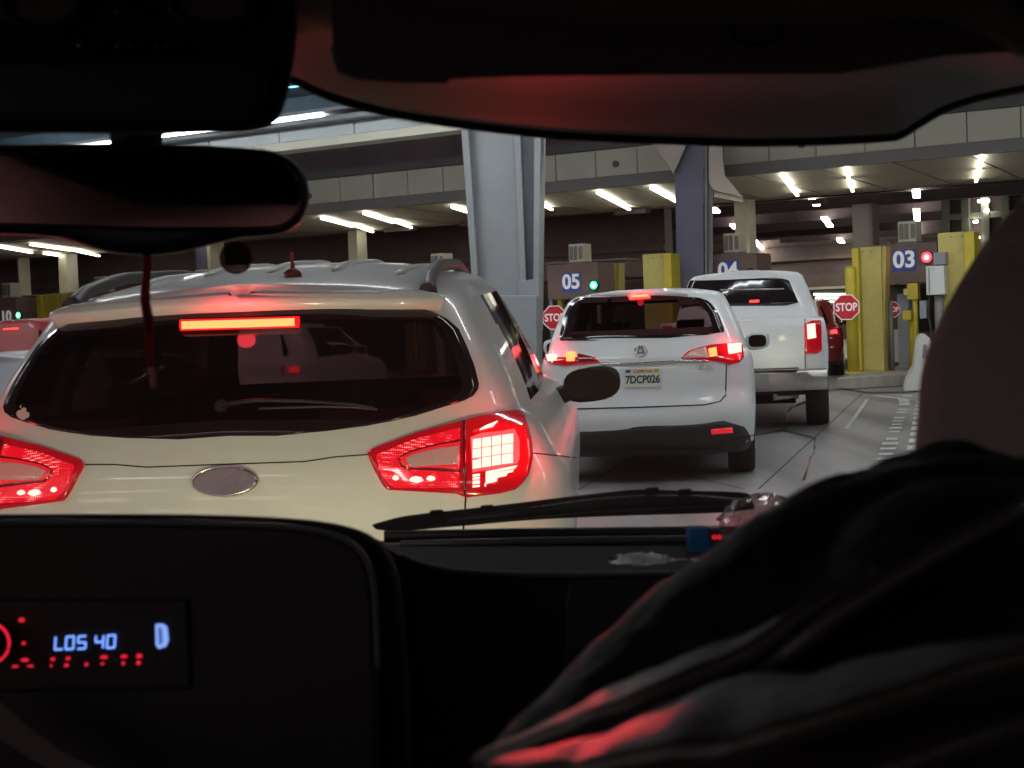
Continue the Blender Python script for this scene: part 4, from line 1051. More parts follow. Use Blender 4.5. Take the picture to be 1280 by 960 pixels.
def std_parts(B, t, paint, hole=None, side=True, L=4.6, wd=.92, wr=.36, glass_m='side_tint'):
    n = B.nr
    def kind(f, me):
        k, i, sd = me; c = B.cen(f)
        if k == 99: return 'body'
        if k == 0: return 'sill'
        if hole and c.y < .9 and all(hole(B.verts[j]) for j in f): return 'hole'
        if 9 <= k <= 15 and i >= n + 3 and i < n + 28 and side:
            return 'pillar' if (i - n) in (11, 12) else 'side'
        if 9 <= k <= 16 and i > n + 32: return 'wind'
        return 'body'
    km = {id(f): kind(f, me) for f, me in zip(B.faces, B.meta)}
    B.part('body', paint, t, lambda f, me: km[id(f)] == 'body')
    B.part('lower_sill', M['dkplastic'], t, lambda f, me: km[id(f)] == 'sill')
    if side:
        B.panes('door_pillar', M['blackg'], t, lambda f, me: km[id(f)] == 'pillar')
        B.panes('side_window', M[glass_m], t, lambda f, me: km[id(f)] == 'side')
    B.part('windscreen', M['clear'], t, lambda f, me: km[id(f)] == 'wind')
    for x, y in ((wd - .13, .92), (-wd + .13, .92), (wd - .13, L - .95), (-wd + .13, L - .95)): wheel(t, B.fm, x, y, wr)

# second white SUV
sp = W(800, 440, 12.2); SFm = carframe((sp.x + .03, sp.y), 8.0)
B2, s2 = suv(SFm, 'car', 'white suv with California plate 7DCP026 stopped behind the pickup', M['paint_white'], Wd=.935, zb=1.12, top=1.64, rake=.36, tumble=.20, crown=.05)
RW2 = [(722, 373), (760, 369.5), (820, 369), (868, 371), (886, 377), (897, 391), (905, 413), (904, 417), (860, 421), (800, 425), (740, 426), (701, 426), (700, 420), (706, 396), (714, 379)]
RW2h = [(714 + (x - 714) * 1 if False else 802 + (x - 802) * .93, 398 + (y - 398) * .86) for x, y in RW2]
std_parts(B2, s2, M['paint_white'], hole=lambda v: inpoly(PX(SFm @ v), RW2h), wd=.935)
bd2 = lambda r, c, nr, nc: r < 1 or r >= nr - 2 or c < 2 or c >= nc - 2
r2 = patch('rear_window', B2, RW2, M['tint2'], s2, .008, 16, 30, sel=lambda *a: not bd2(*a), skirt=False)[0]
patch('window_border', B2, RW2, M['frit'], r2, .0085, 16, 30, sel=bd2)
patch('spoiler', B2, [(735, 365), (760, 363), (830, 362.5), (862, 365), (872, 369), (860, 370), (800, 368.5), (750, 369), (738, 370)], M['paint_white'], s2, .02, 4, 30)
patch('high_brake_light', B2, [(785, 371.5), (788, 369), (811, 368), (814, 370.5), (812, 374.5), (788, 375.5)], M['lamp_red'], s2, .026, 4, 8)
patch('high_brake_lamp', B2, [(789, 371.5), (810, 370.2), (811, 372.6), (789, 373.8)], M['lamp_orange'], s2, .029, 2, 6)
TR = [(850, 449), (862, 438), (884, 432), (915, 429), (927, 430.5), (929, 447), (924, 453), (911, 456), (900, 452), (885, 450.5)]
tl2 = patch('tail_light', B2, TR, M['lens_red'], s2, .012, 10, 20)[0]
patch('reverse_lens', B2, [(853, 447.6), (864, 440), (882, 434.5), (886, 447.5)], M['lens_clear'], tl2, .014, 6, 8)
patch('brake_lamp', B2, [(908.5, 430.5), (925, 429.8), (926, 441), (910, 443)], M['lamp_hot'], tl2, .016, 5, 6)
patch('side_lamp', B2, [(885, 437), (895, 435), (896, 445), (887, 446.5)], M['lamp_orange'], tl2, .015, 5, 5)
TLl = [(751, 454), (742, 444.5), (725, 440), (703, 437.5), (684, 437.5), (680, 442), (681, 449), (692, 457), (706, 457.5), (730, 455.5)]
tl3 = patch('tail_light', B2, TLl, M['lens_red'], s2, .012, 10, 20)[0]
patch('reverse_lens', B2, [(747, 453), (740, 446.5), (722, 442), (721, 453.5)], M['lens_dark'], tl3, .014, 6, 8)
patch('brake_lamp', B2, [(682, 439.5), (696, 438.8), (697, 451), (686, 452)], M['lamp_hot'], tl3, .016, 5, 6)
patch('side_lamp', B2, [(708, 441), (719, 441), (719, 451.5), (709, 452)], M['lamp_orange'], tl3, .015, 5, 5)
line_on('chrome_strip', B2, [(752, 455), (800, 454.5), (850, 451.5), (884, 451)], M['chrome'], s2, .011, .006)
line_on('tailgate_seam', B2, [(720, 511), (800, 509), (880, 506), (900, 502), (907, 494), (908, 456)], M['seam'], s2, .006, .0)
ec2, en2 = B2.hit(801, 440); rt2 = SFm.to_3x3() @ Vector((1, 0, 0)); up2 = en2.cross(rt2).normalized()
if up2.z < 0: up2 = -up2
e2 = MB().tube([ec2 + en2 * .012 + rt2 * math.cos(t) * .052 + up2 * math.sin(t) * .055 for t in [2 * math.pi * j / 28 for j in range(29)]], .006, 8, cap=False).build('badge', M['chrome'], s2)
for a_, b_ in (((-.028, -.03), (-.006, .045)), ((.028, -.03), (.006, .045)), ((-.02, -.005), (.02, -.005)), ((-.006, .045), (.006, .045))):
    bar(MB(), ec2 + en2 * .012 + rt2 * a_[0] + up2 * a_[1], ec2 + en2 * .012 + rt2 * b_[0] + up2 * b_[1], .008, .008).build('badge_stroke', M['chrome'], e2)
pc, pn = B2.hit(803.5, 472); 
pf = facing(pc + pn * .022, SFm.to_3x3() @ Vector((1, 0, 0)), ZV)
def lp(x, y, z=0): return pf @ Vector((x, y, z))
pl = MB().prism([lp(-.156, -.082), lp(.156, -.082), lp(.156, .082), lp(-.156, .082)], pf.to_3x3() @ Vector((0, 0, -.014))).build('licence_plate', M['plate'], s2, bevel=.004)
text('plate_number', '7DCP026', .092, M['plate_txt'], pf @ Matrix.Translation((0, -.018, .003)), pl, .001, .0025, sx=.80)
text('plate_state', 'California', .042, M['plate_red'], pf @ Matrix.Translation((0, .056, .003)), pl, .001, .0005, shear=.3)
for x in (-.122, .118): MB().prism([lp(x - .02, .044, .004), lp(x + .02, .044, .004), lp(x + .02, .07, .004), lp(x - .02, .07, .004)], pf.to_3x3() @ Vector((0, 0, -.002))).build('plate_sticker', M['plate_y' if x > 0 else 'sign_blue'], pl)
text('model_lettering', 'RDX', .055, M['chrome2'], facing(B2.hit(879, 459)[0] + B2.hit(879, 459)[1] * .008, rt2, ZV), s2, .002, .001, sx=1.5)
patch('rear_bumper', B2, [(700, 536), (735, 535), (800, 533), (850, 530), (905, 526), (925, 527), (936, 543), (938, 552), (930, 570), (860, 577), (700, 581)], M['dkplastic'], s2, .015, 8, 24)
patch('reflector', B2, [(888, 536), (914, 533.5), (915, 540), (889, 542)], M['refl_red'], s2, .022, 2, 6)
patch('reflector', B2, [(690, 545), (712, 544), (712, 550.5), (690, 551)], M['refl_red'], s2, .022, 2, 6)
dmirror(s2, SFm, 1.03, 2.55, 1.14, M['paint_white'], .25, .18, .76)
seats(s2, SFm, (1.35, 2.45), (-.38, .38), .6, 1.18)
MB().box(SFm @ Vector((0, 2.3, .30)), (1.5, 3.6, .12), SFm.to_3x3()).build('underbody', M['rubber'], s2)
MB().tube([SFm @ Vector((-.5, .35, .36)), SFm @ Vector((-.2, .5, .33))], .05, 10).build('exhaust', M['trim'], s2)

# ---------------------------------------------------------------- white pickup
tp = W(930, 470, 16.9); TFm = carframe((tp.x - .02, tp.y), 11.5)
def pick(label):
    t = thing('pickup_truck', TFm.translation, label, 'pickup truck', 'vehicles queuing for the booths', TFm)
    bed = [dict(z=.55, W=.95, Y0=.10, Y1=5.5, Lr=.12, Lf=.5, n=5), dict(z=.72, W=.99, Y0=.06, Y1=5.6, Lr=.13, Lf=.5, n=5), dict(z=.95, W=1.0, Y0=.05, Y1=5.6, Lr=.14, Lf=.5, n=5), dict(z=1.15, W=.99, Y0=.05, Y1=5.5, Lr=.14, Lf=.5, n=5), dict(z=1.28, W=.97, Y0=.05, Y1=5.2, Lr=.13, Lf=.6, n=5), dict(z=1.33, W=.95, Y0=.08, Y1=4.9, Lr=.12, Lf=.6, n=5)]
    B = Body(TFm, bed, 1.3, lambda y: 1.33, lambda y: .004, nr=22, ns=16, nf=8, cap=8)
    B.part('body', M['paint_truck'], t, lambda f, me: True)
    cab = [dict(z=1.30, W=.92, Y0=1.72, Y1=4.3, Lr=.10, Lf=.4, n=4), dict(z=1.36, W=.90, Y0=1.73, Y1=4.1, Lr=.12, Lf=.4, n=4)]
    for f in (.1, .25, .4, .55, .7, .82, .92, 1.0): cab.append(dict(f=f, W=.90 - .19 * f ** 1.3 - (.04 if f > .95 else 0), Y0=1.74 + .16 * f, Y1=4.0 - .75 * f, Lr=.16, Lf=.35, n=3.4))
    B3 = Body(TFm, cab, 1.36, lambda y: 1.93 - .015 * abs(y - 2.6), lambda y: .045, nr=24, ns=20, nf=10, cap=10)
    km = {}
    for f, me in zip(B3.faces, B3.meta):
        k, i, sd = me; km[id(f)] = 'side' if (2 <= k <= 6 and 26 <= i < 42 and i not in (33, 34)) else ('wind' if 2 <= k <= 7 and i > 47 else 'body')
    B3.part('cab', M['paint_truck'], t, lambda f, me: km[id(f)] == 'body')
    B3.panes('side_window', M['side_tint'], t, lambda f, me: km[id(f)] == 'side')
    B3.part('windscreen', M['clear'], t, lambda f, me: km[id(f)] == 'wind')
    RWt = [(852, 351.5), (900, 349), (975, 347), (985, 349), (993, 364), (999, 381), (985, 382), (920, 384), (852, 386)]
    patch('rear_window', B3, RWt, M['frit'], t, .01, 10, 20)
    patch('high_brake_light', B3, [(937, 375.5), (949, 375), (949, 378), (937, 378.6)], M['lamp_red'], t, .014, 2, 4)
    line_on('window_bar', B3, [(900, 362.5), (980, 361.5)], M['chrome2'], t, .008, .014)
    MB().box(TFm @ Vector((0, 1.93, 1.955)), (.36, .05, .035), TFm.to_3x3()).build('cab_light', M['chrome2'], t, bevel=.008)
    TT = [(1005, 402), (1016, 401), (1026, 401), (1027, 438), (1021, 442), (1007, 442)]
    a = patch('tail_light', B, TT, M['lens_red'], t, .012, 10, 8, (1, -1))
    patch('brake_lamp', B, [(1008.5, 405.5), (1018.5, 404), (1020, 422), (1009.5, 424)], M['lamp_hot'], a[0], .016, 5, 4)
    line_on('tailgate_seam', B, [(1006, 392), (1006.5, 466)], M['seam'], t, .006, 0, (1, -1))
    line_on('tailgate_seam', B, [(915, 395), (960, 393.5), (1006, 392.5)], M['seam'], t, .006, 0)
    # chrome bumper
    mb = MB(); pts = []
    for j in range(17):
        u = -1 + 2 * j / 16; pts.append(Vector((u * .98, -.14 + .16 * abs(u) ** 3.5, 0)))
    vs = []; prof = [(0.0, .50), (-.02, .53), (-.025, .62), (-.02, .72), (.0, .745), (.12, .75), (.12, .5)]
    for p in pts:
        for dy, z in prof: vs.append(TFm @ Vector((p.x, p.y + dy, z)))
    k = len(prof); fs = [(i * k + j, (i + 1) * k + j, (i + 1) * k + (j + 1) % k, i * k + (j + 1) % k) for i in range(16) for j in range(k)] + [list(range(k)), list(range(16 * k, 17 * k))]
    mb.add(vs, fs, True); bo = mb.build('rear_bumper', M['chrome2'], t, bevel=.01)
    MB().box(TFm @ Vector((0, -.165, .63)), (.62, .012, .16), TFm.to_3x3()).build('plate_recess', M['trim'], bo)
    MB().box(TFm @ Vector((0, -.155, .765)), (1.3, .14, .012), TFm.to_3x3()).build('step_pad', M['dkplastic'], bo)
    MB().box(TFm @ Vector((0, 2.6, .52)), (1.5, 5, .16), TFm.to_3x3()).build('chassis', M['rubber'], t)
    MB().tube([TFm @ Vector((-.6, 1.2, .36)), TFm @ Vector((.6, 1.2, .36))], .09, 10).build('axle', M['rubber'], t)
    MB().tube([TFm @ Vector((.35, .1, .42)), TFm @ Vector((.62, .35, .42))], .04, 10).build('exhaust', M['chrome2'], t)
    for x, y in ((.86, 1.2), (-.86, 1.2), (.86, 4.6), (-.86, 4.6)): wheel(t, TFm, x, y, .40, .28)
    text('lettering', 'F150', .09, M['chrome2'], facing(TFm @ Vector((-.68, .035, 1.24)), TFm.to_3x3() @ Vector((1, 0, 0)), ZV), t, .003, .001)
    return t
pick('white pickup truck with chrome rear bumper ahead of the white suv')

# ---------------------------------------------------------------- other cars
def simple_car(px, py, d, head, label, paint, lights=True, top=1.5, hot=False, zb=.95, glass_x=.7):
    p = W(px, py, d); fm = carframe((p.x, p.y), head)
    B, t = suv(fm, 'car', label, paint, zb=zb, top=top, rake=.4, nr=20, Wd=.9)
    std_parts(B, t, paint, wd=.9)
    def rear(y0f, poly, nm, m, off=.01, par=None):
        mb = MB(); g_ = []
        for (x, z) in poly:
            o = fm @ Vector((x, -3, z)); h = B.bvh.ray_cast(o, fm.to_3x3() @ Vector((0, 1, 0)))
            if h[0] is None: return None
            g_.append(h[0] + h[1] * off if h[1].dot(fm.to_3x3() @ Vector((0, -1, 0))) > 0 else h[0] - h[1] * off)
        mb.prism(g_, fm.to_3x3() @ Vector((0, .03, 0))); return mb.build(nm, m, par or t)
    rear(0, [(-.46, top - .14), (.46, top - .14), (.6, zb + .12), (.58, zb + .06), (-.58, zb + .06), (-.6, zb + .12)], 'rear_window', M['frit'])
    for sd in (1, -1):
        tl_ = rear(0, [(sd * a, b) for a, b in ((.55, zb - .06), (.8, zb - .03), (.82, zb - .20), (.55, zb - .18))], 'tail_light', M['lens_red'])
        if lights: rear(0, [(sd * a, b) for a, b in ((.64, zb - .08), (.76, zb - .07), (.77, zb - .16), (.64, zb - .15))], 'brake_lamp', M['lamp_red'], .016, tl_)
    rear(0, [(-.12, top - .10), (.12, top - .10), (.12, top - .125), (-.12, top - .125)], 'high_brake_light', M['lamp_red'], .012)
    dmirror(t, fm, 1.0, 2.4, zb + .08, paint, .2, .14)
    rear(0, [(-.26, .62), (.26, .62), (.26, .76), (-.26, .76)], 'licence_plate', M['plate'], .012)
    rear(0, [(-.85, .34), (.85, .34), (.88, .46), (-.88, .46)], 'rear_bumper', M['dkplastic'], .012)
    return t
simple_car(999, 420, 30, 13, 'dark red car ahead of the pickup, seen between it and the stop sign', M['paint_dkred'], top=1.62, zb=1.05)
simple_car(302, 455, 20, 11, 'white car in the next lane, seen only through the near car rear window', M['paint_white'], top=1.5, zb=1.0)
simple_car(-4, 420, 21, 10, 'red suv at the left edge below the number 10 booth', M['paint_red'], top=1.72, zb=1.18)
simple_car(-66, 470, 9.6, 9, 'silver car at the left edge, almost hidden by the near white car', M['paint_silver'], top=1.32, zb=.98)

# black lead lying across the lane by the island

# headlamps that light the car in front: ours and the second car's
def headlamp(name, pos, aim, e, col=(1, .9, .6), size=55, parent=None):
    l = bpy.data.lights.new(name, 'SPOT'); l.energy = e; l.color = col; l.spot_size = rad(size); l.spot_blend = .9; l.shadow_soft_size = .06
    o = bpy.data.objects.new(name, l); COL.objects.link(o)
    o.matrix_world = Matrix.Translation(pos) @ (Vector(aim) - Vector(pos)).to_track_quat('-Z', 'Y').to_matrix().to_4x4()
    return o
for x in (-.95, .30): headlamp('headlamp', Vector((x, 2.45, .72)), Vector((x * .9 - .1, 4.4, .95)), 31, (1, .93, .55), size=115)
# the brake lamps' own red light, thrown backwards from each lamp
def brake_beam(body, px, py, e, mirror=False, size=120):
    loc, nr = body.hit(px, py); back = body.fm.to_3x3() @ Vector((0, -1, 0))
    l = bpy.data.lights.new('brake_lamp_light', 'SPOT'); l.energy = e; l.color = (1, .03, .04); l.spot_size = rad(size); l.spot_blend = 1; l.shadow_soft_size = .05
    q = body.inv @ (loc + back * .06)
    if mirror: q.x = -q.x
    o = bpy.data.objects.new('brake_lamp_light', l); COL.objects.link(o)
    o.matrix_basis = Matrix.Translation(body.fm @ q) @ (back + ZV * .15).to_track_quat('-Z', 'Y').to_matrix().to_4x4()
brake_beam(NB_, 615, 570, 21); brake_beam(NB_, 615, 570, 13, True)
def lamp_spill(body, px, py, e, off=.05, mirror=False):
    loc, nr = body.hit(px, py); q = body.inv @ (loc + nr * off)
    if mirror: q.x = -q.x
    l = bpy.data.lights.new('brake_lamp_spill', 'POINT'); l.energy = e; l.color = (1, .03, .05); l.shadow_soft_size = .03
    o = bpy.data.objects.new('brake_lamp_spill', l); COL.objects.link(o); o.matrix_basis = Matrix.Translation(body.fm @ q)
lamp_spill(NB_, 640, 560, 1.7, .10); lamp_spill(NB_, 640, 560, 1.7, .10, True); lamp_spill(NB_, 300, 403, 1.0, .11)
lamp_spill(B2, 916, 440, 2.2, .07); lamp_spill(B2, 690, 446, 2.2, .07); lamp_spill(B2, 800, 371, .8, .1)
brake_beam(B2, 915, 440, 18); brake_beam(B2, 690, 446, 18)
for x in (-.6, .6):
    pp_ = SFm @ Vector((x, 4.7, .75)); headlamp('headlamp', pp_, TFm @ Vector((x, -.2, .85)), 110, (1, .95, .7))

# ================================================================ OUR OWN CAR (camera sits inside)
own = thing('car_interior', W(470, 900, 1.1), 'dark interior of our own car with dashboard, mirror, visor and windscreen', 'car interior')
FWD = (CM @ Vector((0, 0, -1))).normalized(); UPV = (CM @ Vector((0, 1, 0))).normalized(); RTV = (CM @ Vector((1, 0, 0))).normalized()
def OC(r, f, u): return CP + RTV * r + FWD * f + UPV * u
def slab(name, pts, d, th, m, parent=own, bevel=.008, shrink=.97, seg=3, cen_=None, dd=None):
    cx = sum(p[0] for p in pts) / len(pts); cy = sum(p[1] for p in pts) / len(pts)
    if cen_: cx, cy = cen_
    near_ = [W(x, y, d if dd is None else dd(x, y)) for x, y in pts]
    far_ = [W(cx + (x - cx) * shrink, cy + (y - cy) * shrink, (d if dd is None else dd(x, y)) + th) for x, y in pts]
    return MB().prism(near_, far_).build(name, m, parent, bevel=bevel, seg=seg)
def curve_pts(pts, n=6):
    out = []; L_ = len(pts)
    for i in range(L_ - 1):
        p0, p1, p2, p3 = pts[max(i - 1, 0)], pts[i], pts[i + 1], pts[min(i + 2, L_ - 1)]
        for j in range(n):
            t = j / n
            out.append(tuple(.5 * (2 * p1[k] + (p2[k] - p0[k]) * t + (2 * p0[k] - 5 * p1[k] + 4 * p2[k] - p3[k]) * t * t + (3 * p1[k] - p0[k] - 3 * p2[k] + p3[k]) * t ** 3) for k in range(len(p1))))
    out.append(tuple(pts[-1])); return out
# cabin shell: headliner, sides and tail so that only the windscreen lets light in
sh = MB()
sh.box(OC(-.2, -.55, .36), (1.7, 2.3, .04), CM @ Matrix.Rotation(-math.pi / 2, 3, 'X'))
sh2 = MB()
# door panels up to the window line, pillars, floor, tail panel and roof; the side and rear windows are open to the canopy light
for r_ in (-1.06, .66):
    sh2.add([OC(r_, -1.8, -1.0), OC(r_, 1.3, -1.0), OC(r_, 1.3, -.16), OC(r_, -1.8, -.10)], [(0, 1, 2, 3)])
    for f0, f1 in ((.95, 1.15), (-.15, .10), (-1.8, -1.45)): sh2.add([OC(r_, f0, -.16), OC(r_, f1, -.16), OC(r_, f1 - (.35 if f0 > .5 else 0), .38), OC(r_, f0 - (.35 if f0 > .5 else 0), .38)], [(0, 1, 2, 3)])
sh2.add([OC(-1.06, -1.8, -1), OC(.66, -1.8, -1), OC(.66, -1.8, -.05), OC(-1.06, -1.8, -.05)], [(0, 1, 2, 3)])
sh2.add([OC(-1.06, -1.8, -1), OC(.66, -1.8, -1), OC(.66, 1.6, -1), OC(-1.06, 1.6, -1)], [(0, 1, 2, 3)])
sh2.add([OC(-1.06, -1.8, .38), OC(.66, -1.8, .38), OC(.66, .62, .38), OC(-1.06, .62, .38)], [(0, 1, 2, 3)])
sh2.build('cabin_lining', M['cloth'], own)
# roof lining ahead of the camera, sloping to the top of the windscreen
rl = []
for x, y, d in ((-700, -330, .55), (1900, -330, .55), (1900, 45, .98), (1290, 100, 1.03), (1180, 90, 1.04), (430, 88, 1.04), (380, 92, 1.04), (-700, 92, 1.04)): rl.append(W(x, y, d))
MB().prism(rl, UPV * .03).build('roof_lining', M['cloth'], own, bevel=.006)
# rear seat back behind the camera (what the mirror sees)
MB().box(OC(-.2, -1.1, -.25), (1.4, .2, .7), CM @ Matrix.Rotation(-math.pi / 2, 3, 'X')).build('rear_seat', M['seatgrey'], own, bevel=.05)

# overhead console
oc_ = [(-120, -60), (371, -60), (371, 40)] + curve_pts([(370, 60), (362, 112), (350, 146), (334, 160), (300, 166)], 5) + [(180, 168), (60, 167), (-120, 166)]
con = slab('overhead_console', oc_, .80, .12, M['dash'], bevel=.014, shrink=.98, cen_=(120, -60))
slab('storage_flap', [(-100, 72)] + curve_pts([(318, 70), (330, 76), (334, 92), (328, 130), (310, 148), (280, 151)], 4) + [(-100, 151)], .788, .02, M['dash2'], con, .006)
for cx_, cy_, rx, ry in ((265, 8, 48, 22), (52, 10, 46, 22)):
    e_ = [(cx_ + rx * math.cos(t), cy_ + ry * math.sin(t)) for t in [2 * math.pi * j / 28 for j in range(28)]]
    slab('lamp_lens', e_, .792, .02, M['visor'], con, .003)
    MB().tube([W(cx_ + rx * 1.05 * math.cos(t), cy_ + ry * 1.12 * math.sin(t), .79) for t in [2 * math.pi * j / 36 for j in range(37)]], .003, 6, cap=False).build('lamp_ring', M['dash2'], con)
for cx_ in (114, 162, 210):
    b_ = slab('console_button', [(cx_ - 20, 44), (cx_ + 20, 44), (cx_ + 22, 62), (cx_ + 14, 66), (cx_ - 14, 66), (cx_ - 22, 62)], .79, .02, M['blackg'], con, .004)
    slab('button_mark', [(cx_ - 3, 56), (cx_ + 3, 55), (cx_ + 2, 59), (cx_ - 2, 60)], .788, .004, M['dashtrim'], b_, 0)
slab('console_button', [(138, 0), (185, 0), (183, 22), (140, 22)], .79, .02, M['blackg'], con, .004)
# sun visor: a padded board hinged at the top of the windscreen
vt = curve_pts([(366, 96), (415, 118), (480, 136), (560, 150), (640, 160), (700, 165.5), (780, 170), (860, 173), (940, 175), (1040, 173), (1118, 168)], 4) + curve_pts([(1128, 164), (1150, 150), (1180, 133), (1225, 118), (1290, 104)], 4)
nv = len(vt)
rowsv = []
for kk, (lift, dep) in enumerate(((0, 1.03), (-3, 1.018), (-9, 1.0), (-22, .97), (-42, .93), (-62, .885), (-76, .84), (-84, .80), (-120, .76), (-190, .70))):
    rr = []
    for x, y in vt:
        base = min(y, 178); nx = x; ly = y + lift * (1 if x < 1128 else max(.25, 1 - (x - 1128) / 200))
        rr.append(W(nx, ly, dep - (.0 if kk else -.004)))
    rowsv.append(rr)
vb = MB(); vs = [p for rr in rowsv for p in rr]; fs = [(i * nv + j, i * nv + j + 1, (i + 1) * nv + j + 1, (i + 1) * nv + j) for i in range(len(rowsv) - 1) for j in range(nv - 1)]
vb.add(vs, fs, True); vo_ = vb.build('sun_visor', M['visor'], own); sm_ = vo_.modifiers.new('thick', 'SOLIDIFY'); sm_.thickness = .014; sm_.offset = 1
MB().tube([W(x, y + 1.0, 1.036) for x, y in vt], .0045, 8).build('visor_edge', M['dash'], vo_)
# folded flap nearer to us, darker
fl = [(412, -60), (416, 60)] + curve_pts([(424, 88), (445, 96), (520, 101), (640, 96), (900, 93), (1050, 92)], 3) + [(1180, 70), (1300, 62), (1300, -60)]
flo = slab('visor_flap', fl, .74, .02, M['flap'], vo_, .01, shrink=1.0)
MB().tube([W(945 + 30 * math.cos(t), 38 + 17 * math.sin(t), .738) for t in [2 * math.pi * j / 30 for j in range(31)]], .0008, 5, cap=False).build('airbag_emblem', M['dash'], flo)
MB().tube([W(x, y, .742) for x, y in ((416, 60), (424, 89), (446, 97), (500, 101), (560, 101))], .0016, 6).build('flap_edge', M['visor'], flo)

# rear-view mirror
mo_ = [(-60, 181), (0, 179), (150, 177), (260, 180), (330, 185)] + curve_pts([(345, 188), (368, 200), (383, 218), (389, 240), (386, 262), (374, 282), (352, 294), (330, 297)], 4) + curve_pts([(300, 299), (262, 308), (225, 317), (180, 321), (130, 316), (95, 305), (60, 297), (0, 294)], 3) + [(-60, 292)]
mir = slab('rear_view_mirror', mo_, 1.00, .045, M['black'], own, .012, .93)
gl_ = [(-55, 192), (14, 191), (150, 188), (260, 191), (335, 197)] + curve_pts([(345, 199), (362, 210), (374, 228), (377, 248), (370, 270), (355, 282), (340, 286)], 4) + [(200, 287), (60, 283), (-55, 281)]
slab('mirror_glass', gl_, .994, .006, M['mirror'], mir, .002, 1.0)
slab('mirror_sensor', [(308, 208), (332, 208), (331, 238), (312, 238)], .9925, .002, M['blackg'], mir, 0, 1.0)
MB().tube([W(170, 182, 1.03), W(172, 150, 1.08), W(176, 118, 1.10)], [.018, .02, .026], 12).build('mirror_stem', M['black'], mir)
# hanging ribbon
rb = thing('hanging_ribbon', W(183, 320, 1.01), 'red-brown ribbon hanging from the rear-view mirror over the near car', 'ribbon')
def ribbon(pts, w0, m, nm, d=1.012, th=.003):
    mb = MB(); Lf, Rt = [], []
    for (x, y, hw) in pts: Lf.append(W(x - hw, y, d)); Rt.append(W(x + hw, y + .4, d))
    poly = Lf + Rt[::-1]; return mb.prism(poly, FWD * th).build(nm, m, rb, bevel=.001)
ribbon([(183.5, 316, 5), (183, 345, 5), (181, 360, 5.5), (181, 378, 6), (184, 395, 6.5), (186.5, 420, 5.5), (187, 440, 4.5), (189, 458, 4.2)], 0, M['strap'], 'band')
ribbon([(189, 459, 4), (190.5, 472, 4), (191, 486, 3.6)], 0, M['strap2'], 'tag')
MB().tube([W(181, 378, 1.008), W(184, 395, 1.007), W(186, 418, 1.008)], [.0015, .0022, .0015], 6).build('fold', M['strap'], rb)
# round smoked pad on the glass
rp_ = thing('suction_pad', W(295, 322, 1.15), 'round smoked suction pad stuck on the windscreen above the aerial', 'suction pad')
MB().disc(W(295, 322, 1.155), -FWD, .0125, .004, 28).build('pad', M['pad'], rp_)
MB().tube([W(295 + 19.5 * math.cos(t), 322 + 19.5 * math.sin(t), 1.153) for t in [2 * math.pi * j / 30 for j in range(31)]], .0009, 6, cap=False).build('pad_rim', M['strap'], rp_)

# windscreen
wsx = []
for j, (y, d) in enumerate(((60, 1.06), (200, 1.18), (340, 1.30), (480, 1.42), (600, 1.52), (668, 1.575))):
    wsx.append([W(640 + (x - 640) , y, d + .0000003 * (x - 640) ** 2 * -1) for x in range(-760, 2041, 200)])
wsm = MB(); nc_ = len(wsx[0]); wsm.add([p for r_ in wsx for p in r_], [(i * nc_ + j, i * nc_ + j + 1, (i + 1) * nc_ + j + 1, (i + 1) * nc_ + j) for i in range(5) for j in range(nc_ - 1)], True)
wso = wsm.build('windscreen', M['screen'], own)
def wsp(x, y, off=-.003):
    d = lerp_tab([(60, 1.06), (200, 1.18), (340, 1.30), (480, 1.42), (600, 1.52), (668, 1.575)], y) - .0000003 * (x - 640) ** 2
    return W(x, y, d + off)
MB().tube([wsp(x, y) for x, y in ((1030, 490), (1052, 485.5), (1085, 491), (1130, 490.5), (1180, 486), (1244, 482))], [.0003, .0007, .0007, .0008, .0008, .0005], 5).build('crack', M['crack'], wso)
MB().tube([wsp(x, y) for x, y in ((870, 566), (895, 553), (930, 546), (980, 538), (1012, 546), (1020, 549))], [.0002, .0005, .0006, .0006, .0006, .0003], 5).build('crack', M['crack'], wso)
MB().tube([wsp(x, y) for x, y in ((983, 536), (982, 524), (986, 513), (991, 508), (1008, 502), (1030, 490))], [.0006, .0006, .0007, .0009, .0013, .0004], 5).build('crack', M['crack'], wso)
for ch in (((983, 527), (985, 516)), ((989, 509), (994, 506)), ((1016, 546), (1019, 549)), ((1018, 557), (1018, 560)), ((1004, 600), (1008, 588)), ((1012, 572), (1015, 570))):
    MB().tube([wsp(*ch[0], -.005), wsp(*ch[1], -.005)], .0009, 5).build('crack_glint', M['crackw'], wso)
MB().tube([wsp(x, y) for x, y in ((1018, 549), (1018, 565), (1012, 575), (1006, 600))], .0004, 5).build('crack', M['crackw'], wso)

# dashboard: centre hood
hood_line = curve_pts([(-1000, 660), (-600, 648), (-150, 643), (0, 642.5), (120, 642), (250, 643), (340, 646), (400, 651), (440, 659), (466, 670), (482, 684), (494, 704), (502, 735), (507, 790), (512, 860), (516, 1010)], 4)
dsh = slab('dashboard', hood_line + [(-1000, 1010)], 1.02, .25, M['dash'], own, .012, .985, cen_=(-250, 900))
rim_in = curve_pts([(-1000, 672), (-600, 659), (-150, 654), (0, 653), (150, 653), (280, 655), (360, 659), (410, 667), (442, 681), (460, 704), (468, 740), (471, 800), (474, 880), (476, 1010)], 4)
slab('hood_panel', rim_in + [(-1000, 1010)],   .9755, .044, M['dash2'], dsh, .006, .99, cen_=(-250, 900))
MB().tube([W(x, y, .9745) for x, y in rim_in[:-6]], .0022, 6).build('hood_rim', M['dashtrim'], dsh)
